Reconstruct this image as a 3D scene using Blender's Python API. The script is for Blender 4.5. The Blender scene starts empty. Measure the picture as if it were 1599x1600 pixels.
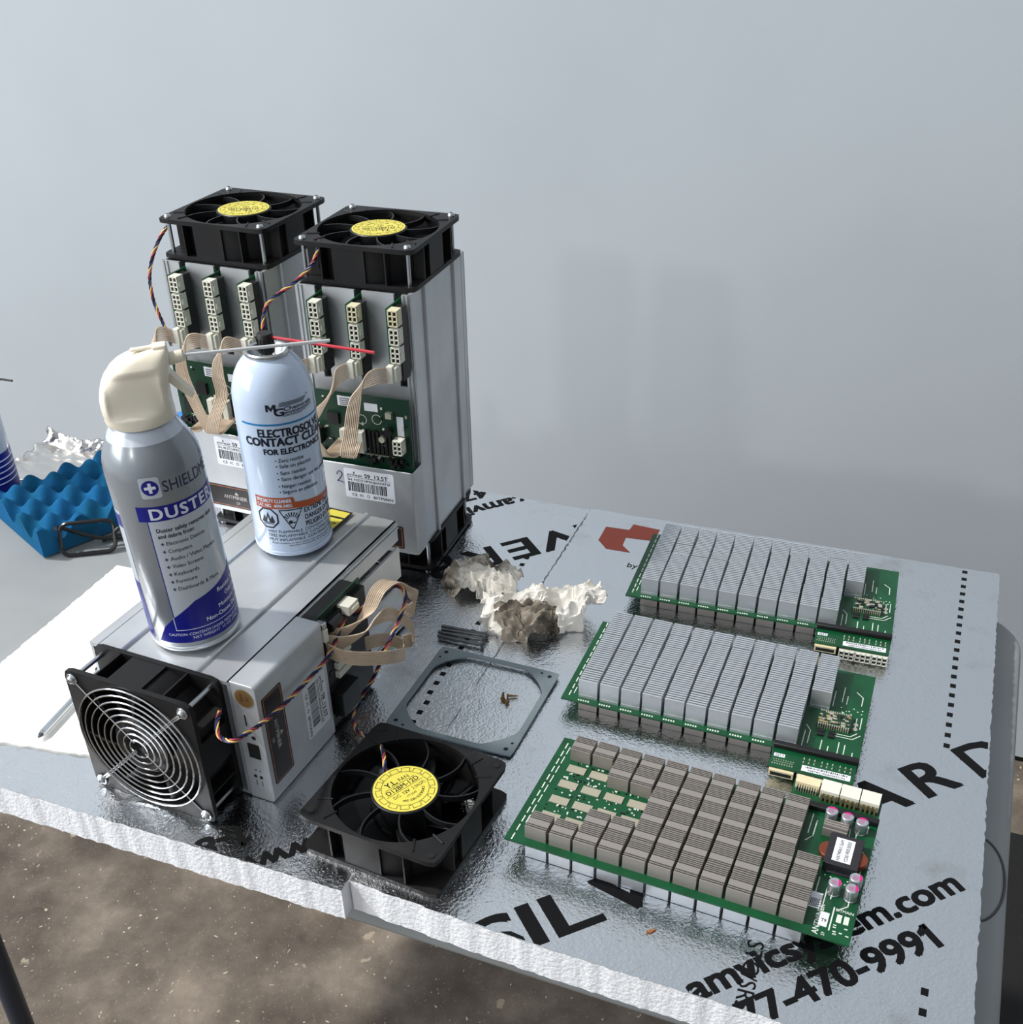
import bpy, bmesh, math, random
from math import sin, cos, pi, radians as R_, sqrt, atan2
from mathutils import Matrix, Vector, noise

# ------------------------------------------------------------------ camera, light, exposure
SC = bpy.context.scene
COL = SC.collection
YAW, PITCH, ROLL, CAMZ = R_(21.5), R_(35.234), R_(1.048), 648.33
FPX, PPX, PPY = 1761.9, 6.85, 164.85
_rt = Vector((cos(YAW), sin(YAW), 0)); _fh = Vector((-sin(YAW), cos(YAW), 0)); _z = Vector((0, 0, 1))
FWD = _fh * cos(PITCH) - _z * sin(PITCH)
_up = _fh * sin(PITCH) + _z * cos(PITCH)
RT = _rt * cos(ROLL) - _up * sin(ROLL)
UP = _rt * sin(ROLL) + _up * cos(ROLL)
CAM = Vector((0, 0, CAMZ))
cd = bpy.data.cameras.new('camera'); cam = bpy.data.objects.new('camera', cd); COL.objects.link(cam)
cd.sensor_fit = 'VERTICAL'; cd.sensor_height = 36.0; cd.lens = 36.0 * FPX / 1600
cd.shift_x = -PPX / 1600; cd.shift_y = PPY / 1600
cd.clip_start = 0.01; cd.clip_end = 60
cam.matrix_world = Matrix(((RT.x, UP.x, -FWD.x, 0), (RT.y, UP.y, -FWD.y, 0), (RT.z, UP.z, -FWD.z, CAMZ / 1000), (0, 0, 0, 1)))
SC.camera = cam

SC.view_settings.view_transform = 'Standard'; SC.view_settings.look = 'None'
SC.view_settings.gamma = 1.0; SC.view_settings.exposure = 0.0; SC.view_settings.use_curve_mapping = False

wd = bpy.data.worlds.new('world'); SC.world = wd; wd.use_nodes = True
_n = wd.node_tree; _bg = _n.nodes['Background']; _bg.inputs[0].default_value = (0.90, 0.95, 1.0, 1)
# daylight comes in from the open side (front left); the right-hand side of the room is dimmer
_tc = _n.nodes.new('ShaderNodeTexCoord'); _dot = _n.nodes.new('ShaderNodeVectorMath'); _dot.operation = 'DOT_PRODUCT'
_dot.inputs[1].default_value = (-0.80, -0.40, 0.45)
_mr = _n.nodes.new('ShaderNodeMapRange')
for _k, _v in (('From Min', -0.9), ('From Max', 0.9), ('To Min', 0.02), ('To Max', 0.76)): _mr.inputs[_k].default_value = _v
_n.links.new(_tc.outputs['Generated'], _dot.inputs[0]); _n.links.new(_dot.outputs['Value'], _mr.inputs['Value']); _n.links.new(_mr.outputs['Result'], _bg.inputs['Strength'])

def sun(name, travel, strength, angle, color):
    l = bpy.data.lights.new(name, 'SUN'); l.energy = strength; l.angle = R_(angle); l.color = color
    o = bpy.data.objects.new(name, l); COL.objects.link(o)
    o.rotation_euler = Vector(travel).to_track_quat('-Z', 'Y').to_euler(); o.location = (-1, -1, 3)
    return o
sun('doorway_light', (0.165, 0.93, -0.345), 0.22, 3.2, (1.0, 0.96, 0.9))
al = bpy.data.lights.new('open_door', 'AREA'); al.shape = 'RECTANGLE'; al.size = 1.8; al.size_y = 1.5; al.energy = 57; al.color = (0.97, 0.98, 1.0)
ao = bpy.data.objects.new('open_door', al); COL.objects.link(ao); ao.location = (-2.7, -0.9, 1.25)
ao.rotation_euler = (Vector((-0.6, 1.2, 0.0)) - Vector((-2.7, -0.9, 1.25))).to_track_quat('-Z', 'Y').to_euler()
sun('side_sunlight', (0.60, 0.13, -0.80), 3.4, 3.0, (1.0, 0.97, 0.92))

# ------------------------------------------------------------------ helpers
def ray(px, py):
    x = (px - 799.5 - PPX) / FPX; y = -(py - 800 - PPY) / FPX
    return FWD + RT * x + UP * y
def atz(px, py, z):
    d = ray(px, py); return CAM + d * ((z - CAMZ) / d.z)
def aty(px, py, y):
    d = ray(px, py); return CAM + d * (y / d.y)
def atplane(px, py, P, N):
    d = ray(px, py); return CAM + d * ((Vector(P) - CAM).dot(N) / d.dot(N))

def lin(c):
    c = c.lstrip('#'); v = [int(c[i:i + 2], 16) / 255 for i in (0, 2, 4)]
    return tuple((x / 12.92 if x <= 0.04045 else ((x + 0.055) / 1.055) ** 2.4) for x in v) + (1,)

MATS = {}
def mat(name, color, rough=0.5, metal=0.0, bump=None, var=None, spec=0.5, trans=0.0, ior=1.45, aniso=0, coat=0, bump_map=None, sss=0):
    if name in MATS: return MATS[name]
    m = bpy.data.materials.new(name); m.use_nodes = True; MATS[name] = m
    nt = m.node_tree; b = nt.nodes['Principled BSDF']
    col = lin(color) if isinstance(color, str) else color
    b.inputs['Base Color'].default_value = col
    b.inputs['Roughness'].default_value = rough; b.inputs['Metallic'].default_value = metal
    b.inputs['Specular IOR Level'].default_value = spec; b.inputs['IOR'].default_value = ior
    b.inputs['Transmission Weight'].default_value = trans
    b.inputs['Coat Weight'].default_value = coat
    if sss: b.inputs['Subsurface Weight'].default_value = sss; b.inputs['Subsurface Scale'].default_value = 0.004
    if aniso: b.inputs['Anisotropic'].default_value = aniso
    tc = None
    def coords():
        nonlocal tc
        if tc is None: tc = nt.nodes.new('ShaderNodeTexCoord')
        return tc.outputs['Object']
    if var:   # (second colour, scale, low, high)
        n = nt.nodes.new('ShaderNodeTexNoise'); n.inputs['Scale'].default_value = var[1]; n.inputs['Detail'].default_value = 6
        nt.links.new(coords(), n.inputs['Vector'])
        r = nt.nodes.new('ShaderNodeValToRGB'); r.color_ramp.elements[0].position = var[2]; r.color_ramp.elements[1].position = var[3]
        r.color_ramp.elements[0].color = col; r.color_ramp.elements[1].color = lin(var[0])
        nt.links.new(n.outputs['Fac'], r.inputs['Fac']); nt.links.new(r.outputs['Color'], b.inputs['Base Color'])
    if bump:  # (scale, strength, distance m[, stretch xyz])
        n = nt.nodes.new('ShaderNodeTexNoise'); n.inputs['Scale'].default_value = bump[0]; n.inputs['Detail'].default_value = 3
        src = coords()
        if len(bump) > 3:
            mp = nt.nodes.new('ShaderNodeMapping'); mp.inputs['Scale'].default_value = bump[3]
            nt.links.new(src, mp.inputs['Vector']); src = mp.outputs['Vector']
        nt.links.new(src, n.inputs['Vector'])
        bp = nt.nodes.new('ShaderNodeBump'); bp.inputs['Strength'].default_value = bump[1]; bp.inputs['Distance'].default_value = bump[2]
        nt.links.new(n.outputs['Fac'], bp.inputs['Height']); nt.links.new(bp.outputs['Normal'], b.inputs['Normal'])
    return m

STRIKES = ((-1, -.7), (1, -.7), (-1, .7), (1, .7))
def lift(fn, e):
    if not e: return fn
    def g(x, y):
        p = Vector(fn(x, y)); n = (Vector(fn(x + .01, y)) - p).cross(Vector(fn(x, y + .01)) - p)
        return p + n.normalized() * e
    return g
class MB:
    """collects faces in millimetres, then becomes one mesh object"""
    def __init__(s): s.V = []; s.F = []; s.M = []; s.T = None; s.mi = 0
    def _a(s, vs):
        b = len(s.V)
        if s.T is not None: vs = [s.T @ Vector(v) for v in vs]
        s.V.extend([tuple(v) for v in vs]); return b
    def _f(s, fs, b): 
        for f in fs: s.F.append(tuple(i + b for i in f)); s.M.append(s.mi)
    def box(s, x0, x1, y0, y1, z0, z1):
        b = s._a([(x, y, z) for z in (z0, z1) for y in (y0, y1) for x in (x0, x1)])
        s._f([(0, 2, 3, 1), (4, 5, 7, 6), (0, 1, 5, 4), (2, 6, 7, 3), (0, 4, 6, 2), (1, 3, 7, 5)], b); return s
    def prism(s, poly, z0, z1, top=True, bot=True):
        n = len(poly); b = s._a([(p[0], p[1], z0) for p in poly] + [(p[0], p[1], z1) for p in poly])
        fs = [(i, (i + 1) % n, n + (i + 1) % n, n + i) for i in range(n)]
        if top: fs.append(tuple(range(n, 2 * n)))
        if bot: fs.append(tuple(reversed(range(n))))
        s._f(fs, b); return s
    def cyl(s, p0, p1, r0, r1=None, n=16, caps=True):
        if r1 is None: r1 = r0
        p0 = Vector(p0); p1 = Vector(p1); d = (p1 - p0).normalized()
        a = d.orthogonal().normalized(); c = d.cross(a)
        vs = [p0 + (a * cos(2 * pi * i / n) + c * sin(2 * pi * i / n)) * r0 for i in range(n)]
        vs += [p1 + (a * cos(2 * pi * i / n) + c * sin(2 * pi * i / n)) * r1 for i in range(n)]
        b = s._a(vs); fs = [(i, (i + 1) % n, n + (i + 1) % n, n + i) for i in range(n)]
        if caps: fs += [tuple(reversed(range(n))), tuple(range(n, 2 * n))]
        s._f(fs, b); return s
    def lathe(s, prof, n=48, c=(0, 0, 0)):
        vs = []; k = len(prof)
        for i in range(n):
            a = 2 * pi * i / n
            for r, z in prof: vs.append((c[0] + r * cos(a), c[1] + r * sin(a), c[2] + z))
        b = s._a(vs)
        s._f([(i * k + j, ((i + 1) % n) * k + j, ((i + 1) % n) * k + j + 1, i * k + j + 1) for i in range(n) for j in range(k - 1)], b); return s
    def tube(s, pts, r, n=8, closed=False, caps=True):
        pts = [Vector(p) for p in pts]; N = len(pts); rings = []
        rr = r if isinstance(r, (list, tuple)) else [r] * N
        up = None
        for i in range(N):
            a = pts[(i - 1) % N] if (closed or i > 0) else pts[0]
            c = pts[(i + 1) % N] if (closed or i < N - 1) else pts[-1]
            t = (c - a).normalized()
            up = t.orthogonal().normalized() if up is None else (up - t * up.dot(t)).normalized()
            w = t.cross(up)
            rings += [pts[i] + (up * cos(2 * pi * j / n) + w * sin(2 * pi * j / n)) * rr[i] for j in range(n)]
        b = s._a(rings); m = N if closed else N - 1
        fs = [(i * n + j, i * n + (j + 1) % n, ((i + 1) % N) * n + (j + 1) % n, ((i + 1) % N) * n + j) for i in range(m) for j in range(n)]
        if caps and not closed: fs += [tuple(reversed(range(n))), tuple((N - 1) * n + j for j in range(n))]
        s._f(fs, b); return s
    def grid(s, fn, nu, nv):
        b = s._a([fn(i / nu, j / nv) for j in range(nv + 1) for i in range(nu + 1)])
        w = nu + 1
        s._f([(j * w + i, j * w + i + 1, (j + 1) * w + i + 1, (j + 1) * w + i) for j in range(nv) for i in range(nu)], b); return s
    def ring(s, half, rc, rin_, z0, z1, n=96, cx=0, cy=0):
        """square plate with rounded corners and a round hole"""
        out = []; inn = []
        angs = [2 * pi * i / n for i in range(n)]
        h = half - rc
        for a in angs:
            dx, dy = cos(a), sin(a); t = half / max(abs(dx), abs(dy)); x, y = dx * t, dy * t
            if abs(x) > h and abs(y) > h:
                qx, qy = math.copysign(h, x), math.copysign(h, y)
                # ray / corner-circle intersection
                bq = dx * qx + dy * qy; cq = qx * qx + qy * qy - rc * rc
                t = bq + sqrt(max(bq * bq - cq, 0)); x, y = dx * t, dy * t
            rin = rin_(a) if callable(rin_) else rin_
            out.append((x + cx, y + cy)); inn.append((cx + rin * dx, cy + rin * dy))
        vs = [(x, y, z0) for x, y in out] + [(x, y, z1) for x, y in out] + [(x, y, z0) for x, y in inn] + [(x, y, z1) for x, y in inn]
        b = s._a(vs); fs = []
        for i in range(n):
            j = (i + 1) % n
            fs += [(i, j, n + j, n + i), (n + i, n + j, 3 * n + j, 3 * n + i), (2 * n + i, 3 * n + i, 3 * n + j, 2 * n + j), (i, 2 * n + i, 2 * n + j, j)]
        s._f(fs, b); return s
    def flat(s, v2, f, fn):
        b = s._a([fn(x, y) for x, y in v2]); s._f(f, b); return s
    def rect(s, x0, x1, y0, y1, fn, step=None):
        v, f = [(x0, y0), (x1, y0), (x1, y1), (x0, y1)], [(0, 1, 2, 3)]
        if step: v, f = split2(v, f, step)
        return s.flat(v, f, fn)
    def poly(s, pts, fn, step=None):
        v, f = list(pts), [tuple(range(len(pts)))]
        if step: v, f = split2(v, f, step)
        return s.flat(v, f, fn)
    def txt(s, text, x, y, h, fn, w=None, bold=0.0, align='l', step=None, gap=1.0, clip=None, slant=0):
        d = bold * h / CAPH      # heavier strokes: the outline struck several times, each a hair above the last
        for k, (dx, dy) in enumerate(STRIKES if bold else ((0, 0),)):
            v, f = text2d(text, h, w, 0, align, gap, slant)
            v = [(a + x + dx * d, b + y + dy * d) for a, b in v]
            if step: v, f = split2(v, f, step)
            if clip: v, f = clip2(v, f, clip)
            if v: s.flat(v, f, lift(fn, 0.02 * k))
        return s
    def done(s, name, mats, parent=None, smooth=True, bevel=0, angle=40, loc=None, rotz=0, segs=2):
        me = bpy.data.meshes.new(name)
        me.from_pydata([(x * .001, y * .001, z * .001) for x, y, z in s.V], [], s.F)
        if not isinstance(mats, (list, tuple)): mats = [mats]
        for m in mats: me.materials.append(m)
        if len(mats) > 1: me.polygons.foreach_set('material_index', s.M)
        if smooth:
            me.shade_smooth(); me.set_sharp_from_angle(angle=R_(angle))
        me.update()
        o = bpy.data.objects.new(name, me); COL.objects.link(o)
        if parent: o.parent = parent
        if loc is not None: o.location = Vector(loc) * .001
        if rotz: o.rotation_euler = (0, 0, rotz)
        if bevel:
            md = o.modifiers.new('edge', 'BEVEL'); md.width = bevel * .001; md.segments = segs; md.limit_method = 'ANGLE'; md.angle_limit = R_(40)
        return o

_tc = {}
def text2d(text, h, w=None, bold=0.0, align='l', gap=1.0, slant=0):
    key = (text, bold, gap, slant)
    if key not in _tc:
        cu = bpy.data.curves.new('t', 'FONT'); cu.body = text; cu.size = 1.0; cu.space_character = gap; cu.shear = slant
        cu.resolution_u = 3; cu.fill_mode = 'FRONT'
        o = bpy.data.objects.new('t', cu); me = o.to_mesh()
        _tc[key] = ([(v.co.x, v.co.y) for v in me.vertices], [tuple(p.vertices) for p in me.polygons])
        o.to_mesh_clear(); bpy.data.objects.remove(o); bpy.data.curves.remove(cu)
    v, f = _tc[key]
    if not v: return [], []
    sy = h / CAPH; sx = sy
    x0 = min(a for a, b in v); x1 = max(a for a, b in v)
    if w: sx = w / (x1 - x0)
    off = {'l': x0, 'c': (x0 + x1) / 2, 'r': x1}[align]
    return [((a - off) * sx, b * sy) for a, b in v], f
CAPH = 1.0
CAPH = max(b for a, b in text2d('H', 1.0)[0])
_tc.clear()
def _bm2(v, f):
    bm = bmesh.new(); vs = [bm.verts.new((x, y, 0)) for x, y in v]
    for q in f:
        try: bm.faces.new([vs[i] for i in q])
        except ValueError: pass
    return bm
def _out(bm):
    bm.verts.index_update(); r = [(v.co.x, v.co.y) for v in bm.verts], [tuple(v.index for v in q.verts) for q in bm.faces]
    bm.free(); return r
def split2(v, f, step):
    bm = _bm2(v, f); xs = [a for a, b in v]
    k = math.ceil(min(xs) / step)
    while k * step < max(xs):
        bmesh.ops.bisect_plane(bm, geom=bm.verts[:] + bm.edges[:] + bm.faces[:], plane_co=(k * step, 0, 0), plane_no=(1, 0, 0)); k += 1
    return _out(bm)
def clip2(v, f, planes):
    bm = _bm2(v, f)
    for px, py, nx, ny in planes:   # keeps the side the normal points away from
        bmesh.ops.bisect_plane(bm, geom=bm.verts[:] + bm.edges[:] + bm.faces[:], plane_co=(px, py, 0), plane_no=(nx, ny, 0), clear_outer=True)
    return _out(bm)

def thing(name, label, cat, loc=(0, 0, 0), rz=0, group=None, M=None):
    o = bpy.data.objects.new(name, None); COL.objects.link(o); o.empty_display_size = 0.02
    if M is not None: o.matrix_world = M
    else: o.location = Vector(loc) * .001; o.rotation_euler = (0, 0, rz)
    return tag(o, label, cat, group)
def tag(o, label, cat, group=None):
    o['label'] = label; o['category'] = cat
    if group: o['group'] = group
    return o
def sub(name, parent, loc=(0, 0, 0), M=None):
    o = bpy.data.objects.new(name, None); COL.objects.link(o); o.empty_display_size = 0.01; o.parent = parent
    if M is not None: o.matrix_local = M
    else: o.location = Vector(loc) * .001
    return o
def struct(o): o['kind'] = 'structure'; return o
def spline(pts, n=8):
    """Catmull-Rom through the points"""
    P = [Vector(p) for p in pts]; P = [P[0] * 2 - P[1]] + P + [P[-1] * 2 - P[-2]]; out = []
    for i in range(1, len(P) - 2):
        a, b, c, d = P[i - 1:i + 3]
        for k in range(n):
            t = k / n
            out.append(0.5 * ((2 * b) + (c - a) * t + (2 * a - 5 * b + 4 * c - d) * t * t + (3 * b - a - 3 * c + d) * t ** 3))
    out.append(P[-2]); return out
def circle(cx, cy, r, n=32, a0=0): return [(cx + r * cos(a0 + 2 * pi * i / n), cy + r * sin(a0 + 2 * pi * i / n)) for i in range(n)]
def rrect(x0, x1, y0, y1, r, n=5):
    out = []
    for cx, cy, a in ((x1 - r, y0 + r, -pi / 2), (x1 - r, y1 - r, 0), (x0 + r, y1 - r, pi / 2), (x0 + r, y0 + r, pi)):
        out += [(cx + r * cos(a + pi / 2 * i / n), cy + r * sin(a + pi / 2 * i / n)) for i in range(n + 1)]
    return out
def plane_fn(O, X, Y):
    O, X, Y = Vector(O), Vector(X), Vector(Y)
    return lambda x, y: O + X * x + Y * y
def copy_tree(o, parent=None):
    c = o.copy(); COL.objects.link(c)
    if parent: c.parent = parent
    for ch in list(o.children): copy_tree(ch, c)
    return c

# ------------------------------------------------------------------ materials
ALU = mat('aluminium', '#d0d3d6', 0.4, 0.7, bump=(60, 0.06, 0.001, (1, 1, 0.05)), var=('#b4b8bc', 9, 0.42, 0.7))
ALU2 = mat('aluminium_fin', '#ced3d9', 0.42, 0.7)
STEEL = mat('case_steel', '#c4c8cc', 0.45, 0.55, bump=(900, 0.05, 0.0003), var=('#adb1b5', 14, 0.45, 0.75))
ZINC = mat('zinc', '#c2c6c8', 0.28, 1.0)
CHROME = mat('chrome_wire', '#d8dadc', 0.13, 1.0)
BLACKP = mat('black_plastic', '#121316', 0.42, 0.0, bump=(500, 0.04, 0.0004))
BLACKD = mat('black_dusty', '#121214', 0.5, spec=0.35, var=('#2a2825', 22, 0.55, 0.85))
BLADE = mat('fan_blade', '#0d0e10', 0.4, spec=0.35)
YEL = mat('yellow_label', '#d6ca52', 0.45)
INK = mat('black_ink', '#101114', 0.5)
PINK = mat('foil_print', '#0f0f11', 0.5, spec=0.15)
WHITE = mat('white_label', '#dfe3ea', 0.5)
WPLAS = mat('white_connector', '#d9d9cc', 0.45, sss=0.1)
YPLAS = mat('yellowed_connector', '#d4cfb0', 0.45)
DARK = mat('dark_hole', '#08090a', 0.7)
PCB = mat('green_circuit_board', '#0a4c2b', 0.32, var=('#083c22', 40, 0.4, 0.7))
PCBD = mat('dark_green_circuit_board', '#0d3524', 0.35)
SOLD = mat('solder', '#c9c6b4', 0.35, 0.6)
SILK = mat('silkscreen', '#cfd6cd', 0.5)
CHIP = mat('chip_black', '#141516', 0.4)
BEIGE = mat('beige_ribbon', '#cfbca6', 0.4, var=('#bda892', 40, 0.4, 0.7))
CREAMP = mat('cream_plastic', '#e6dfcd', 0.42, sss=0.08)
CLEAR = mat('clear_straw', '#eef0f2', 0.25, trans=0.25)
REDS = mat('red_straw', '#c5303f', 0.3, trans=0.15)
ORANGE = mat('copper_outline', '#b0694a', 0.4)
WIRES = [mat('wire_red', '#a23a52', 0.4), mat('wire_yellow', '#d9b865', 0.4), mat('wire_blue', '#2c3272', 0.4), mat('wire_black', '#131316', 0.4)]
SLEEVE = mat('black_sleeve', '#141416', 0.5)
# ------------------------------------------------------------------ setting: wall, floor
FLZ, WALLY = -762.0, 1741.0
wallm = mat('wall_paint', '#bfc7ce', 0.65, bump=(260, 0.08, 0.0006), var=('#bbc3ca', 3, 0.4, 0.65))
fm = mat('concrete', '#6b6258', 0.8)
def concrete(m):
    nt = m.node_tree; b = nt.nodes['Principled BSDF']; N = nt.nodes.new; Lk = nt.links.new
    tc = N('ShaderNodeTexCoord')
    def noise_(scale, detail=8, rough=0.6):
        n = N('ShaderNodeTexNoise'); n.inputs['Scale'].default_value = scale; n.inputs['Detail'].default_value = detail; n.inputs['Roughness'].default_value = rough
        Lk(tc.outputs['Object'], n.inputs['Vector']); return n.outputs['Fac']
    def ramp(src, stops):
        r = N('ShaderNodeValToRGB'); e = r.color_ramp.elements
        e[0].position, e[0].color = stops[0][0], lin(stops[0][1]); e[1].position, e[1].color = stops[1][0], lin(stops[1][1])
        for p_, c_ in stops[2:]:
            q = e.new(p_); q.color = lin(c_)
        Lk(src, r.inputs['Fac']); return r.outputs['Color']
    def mix(fac, a, c_):
        x = N('ShaderNodeMix'); x.data_type = 'RGBA'; Lk(fac, x.inputs['Factor']); Lk(a, x.inputs['A'])
        if isinstance(c_, str): x.inputs['B'].default_value = lin(c_)
        else: Lk(c_, x.inputs['B'])
        return x.outputs['Result']
    base = ramp(noise_(7), [(0.30, '#3a312a'), (0.70, '#857a6e'), (0.5, '#5f564d')])
    base = mix(ramp(noise_(90, 10, 0.75), [(0.45, '#000000'), (0.75, '#8a8a8a')]), base, '#4a4038')
    base = mix(ramp(noise_(3.1, 4), [(0.55, '#000000'), (0.72, '#777777')]), base, '#7d6a52')
    v = N('ShaderNodeTexVoronoi'); v.inputs['Scale'].default_value = 75
    nd = N('ShaderNodeTexNoise'); nd.inputs['Scale'].default_value = 70; Lk(tc.outputs['Object'], nd.inputs['Vector'])
    vm = N('ShaderNodeVectorMath'); vm.operation = 'MULTIPLY_ADD'; vm.inputs[1].default_value = (.022, .022, .022); Lk(nd.outputs['Color'], vm.inputs[0]); Lk(tc.outputs['Object'], vm.inputs[2]); Lk(vm.outputs['Vector'], v.inputs['Vector'])
    spk = ramp(v.outputs['Distance'], [(0.09, '#ffffff'), (0.15, '#000000')])
    sep = N('ShaderNodeSeparateColor'); Lk(v.outputs['Color'], sep.inputs['Color'])
    g = N('ShaderNodeMath'); g.operation = 'GREATER_THAN'; g.inputs[1].default_value = 0.55; Lk(sep.outputs['Red'], g.inputs[0])
    mm = N('ShaderNodeMath'); mm.operation = 'MULTIPLY'; Lk(spk, mm.inputs[0]); Lk(g.outputs[0], mm.inputs[1])
    base = mix(mm.outputs[0], base, '#b8ab98')
    v2 = N('ShaderNodeTexVoronoi'); v2.inputs['Scale'].default_value = 210; Lk(vm.outputs['Vector'], v2.inputs['Vector'])
    sp2 = ramp(v2.outputs['Distance'], [(0.14, '#bbbbbb'), (0.24, '#000000')]); se2 = N('ShaderNodeSeparateColor'); Lk(v2.outputs['Color'], se2.inputs['Color'])
    g2 = N('ShaderNodeMath'); g2.operation = 'GREATER_THAN'; g2.inputs[1].default_value = 0.62; Lk(se2.outputs['Green'], g2.inputs[0])
    m2 = N('ShaderNodeMath'); m2.operation = 'MULTIPLY'; Lk(sp2, m2.inputs[0]); Lk(g2.outputs[0], m2.inputs[1])
    base = mix(m2.outputs[0], base, '#9c9284')
    # larger plaster splats
    nz = N('ShaderNodeTexNoise'); nz.inputs['Scale'].default_value = 26; nz.inputs['Detail'].default_value = 5; Lk(tc.outputs['Object'], nz.inputs['Vector'])
    base = mix(ramp(nz.outputs['Fac'], [(0.69, '#000000'), (0.72, '#cccccc')]), base, '#a89b87')
    nz2 = N('ShaderNodeTexNoise'); nz2.inputs['Scale'].default_value = 33; nz2.inputs['Detail'].default_value = 3
    mp = N('ShaderNodeMapping'); mp.inputs['Location'].default_value = (3.7, 1.2, 0); Lk(tc.outputs['Object'], mp.inputs['Vector']); Lk(mp.outputs['Vector'], nz2.inputs['Vector'])
    base = mix(ramp(nz2.outputs['Fac'], [(0.74, '#000000'), (0.77, '#cccccc')]), base, '#1f1b18')
    Lk(base, b.inputs['Base Color'])
    bp = N('ShaderNodeBump'); bp.inputs['Strength'].default_value = 0.4; bp.inputs['Distance'].default_value = 0.002
    Lk(noise_(120, 8), bp.inputs['Height']); Lk(bp.outputs['Normal'], b.inputs['Normal'])
concrete(fm)
m = MB(); m.box(-3600, 2400, -1500, WALLY + 100, FLZ - 60, FLZ); struct(m.done('floor', fm, smooth=False))
m = MB(); m.box(-3600, 2400, WALLY, WALLY + 100, FLZ + 12, 2300); struct(m.done('wall_back', wallm, smooth=False))
m = MB(); m.box(-3600, 2400, WALLY + 4, WALLY + 90, FLZ - 0.5, FLZ + 12); struct(m.done('gap_shade_1', DARK, smooth=False))  # near-black strip: shade of the gap under the wall, put in as colour

# black rubber mat on the floor by the right end of the table
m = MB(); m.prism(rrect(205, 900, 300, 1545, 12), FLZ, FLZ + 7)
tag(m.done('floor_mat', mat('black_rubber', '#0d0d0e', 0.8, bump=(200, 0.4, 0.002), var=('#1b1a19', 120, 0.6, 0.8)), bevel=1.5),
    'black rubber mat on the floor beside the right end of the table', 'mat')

# ------------------------------------------------------------------ folding table
TT = -32.0
TBL = mat('grey_table_plastic', '#8d9193', 0.42, bump=(700, 0.12, 0.0003), var=('#85898b', 9, 0.4, 0.7))
t = thing('folding_table', 'grey plastic folding table under the foil-faced foam boards', 'table', (0, 750, FLZ), R_(-0.9))
Zt = TT - FLZ
m = MB(); m.prism(rrect(-1108, 137, -250, 324, 60, 10), Zt - 36, Zt)
m.done('table_top', TBL, t, bevel=6, segs=3)
# moulded handle recess ring near the right end
m = MB(); m.tube([(112 + 22 * cos(a), -60 + 46 * sin(a), Zt + 0.1) for a in [2 * pi * i / 40 for i in range(40)]], 1.1, 6, closed=True)
m.done('moulded_ring', mat('table_groove', '#45474b', 0.5), t)
PW = mat('dark_powder_coat', '#27313f', 0.38)
P0, P1 = aty(-22, 1497, 560), aty(24, 1612, 560)
dirn = (P1 - P0).normalized()
top = P0 - dirn * ((P0.z + 66) / dirn.z); bot = P0 + dirn * ((FLZ + 14 - P0.z) / dirn.z)
for lx0, lx1, nm in ((top.x, bot.x, 0), (-60, -30, 1)):
    if nm == 1: lx0, lx1 = -40, -25
    y0, y1 = (560, 1045)
    g = MB()
    for yy in (y0, y1):
        g = MB(); g.tube([(lx0, yy - 750, Zt - 30), (lx1, yy - 750, 2)], 13, 14); g.done('leg', PW, t)
    g = MB(); g.tube([(lx0 * .85 + lx1 * .15, y0 - 750, (Zt - 30) * .85), (lx0 * .85 + lx1 * .15, y1 - 750, (Zt - 30) * .85)], 8, 10); g.done('brace', PW, t)

# ------------------------------------------------------------------ foam boards with printed foil facing
EPS = mat('white_foam', '#eceef2', 0.85, bump=(330, 0.6, 0.0016), spec=0.2)
FOIL = mat('foil_facing', '#e3e6ea', 0.17, 1.0)
def foil_nodes(m, s1, d1, s2, d2, stain=None):
    nt = m.node_tree; b = nt.nodes['Principled BSDF']; N = nt.nodes.new; Lk = nt.links.new
    tc = N('ShaderNodeTexCoord')
    prev = None
    for sc_, ds, det in ((s1, d1, 2), (s2, d2, 2)):
        n = N('ShaderNodeTexNoise'); n.inputs['Scale'].default_value = sc_; n.inputs['Detail'].default_value = det; Lk(tc.outputs['Object'], n.inputs['Vector'])
        bp = N('ShaderNodeBump'); bp.inputs['Strength'].default_value = 1.0; bp.inputs['Distance'].default_value = ds
        Lk(n.outputs['Fac'], bp.inputs['Height'])
        if prev: Lk(prev, bp.inputs['Normal'])
        prev = bp.outputs['Normal']
    Lk(prev, b.inputs['Normal'])
    g = N('ShaderNodeTexNoise'); g.inputs['Scale'].default_value = 11; g.inputs['Detail'].default_value = 10; g.inputs['Roughness'].default_value = .7; Lk(tc.outputs['Object'], g.inputs['Vector'])
    gr = N('ShaderNodeValToRGB'); e = gr.color_ramp.elements; e[0].position = .56; e[0].color = b.inputs['Base Color'].default_value; e[1].position = .82; e[1].color = lin('#b5b1aa')
    Lk(g.outputs['Fac'], gr.inputs['Fac']); Lk(gr.outputs['Color'], b.inputs['Base Color'])
    n = N('ShaderNodeTexNoise'); n.inputs['Scale'].default_value = 5; n.inputs['Detail'].default_value = 8; Lk(tc.outputs['Object'], n.inputs['Vector'])
    mr = N('ShaderNodeMapRange'); mr.inputs['From Min'].default_value = 0.3; mr.inputs['From Max'].default_value = 0.7
    mr.inputs['To Min'].default_value = 0.13; mr.inputs['To Max'].default_value = 0.24
    Lk(n.outputs['Fac'], mr.inputs['Value']); Lk(mr.outputs['Result'], b.inputs['Roughness'])
foil_nodes(FOIL, 420, 0.00055, 80, 0.0005)
BZ = TT
rng = random.Random(4)
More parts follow.
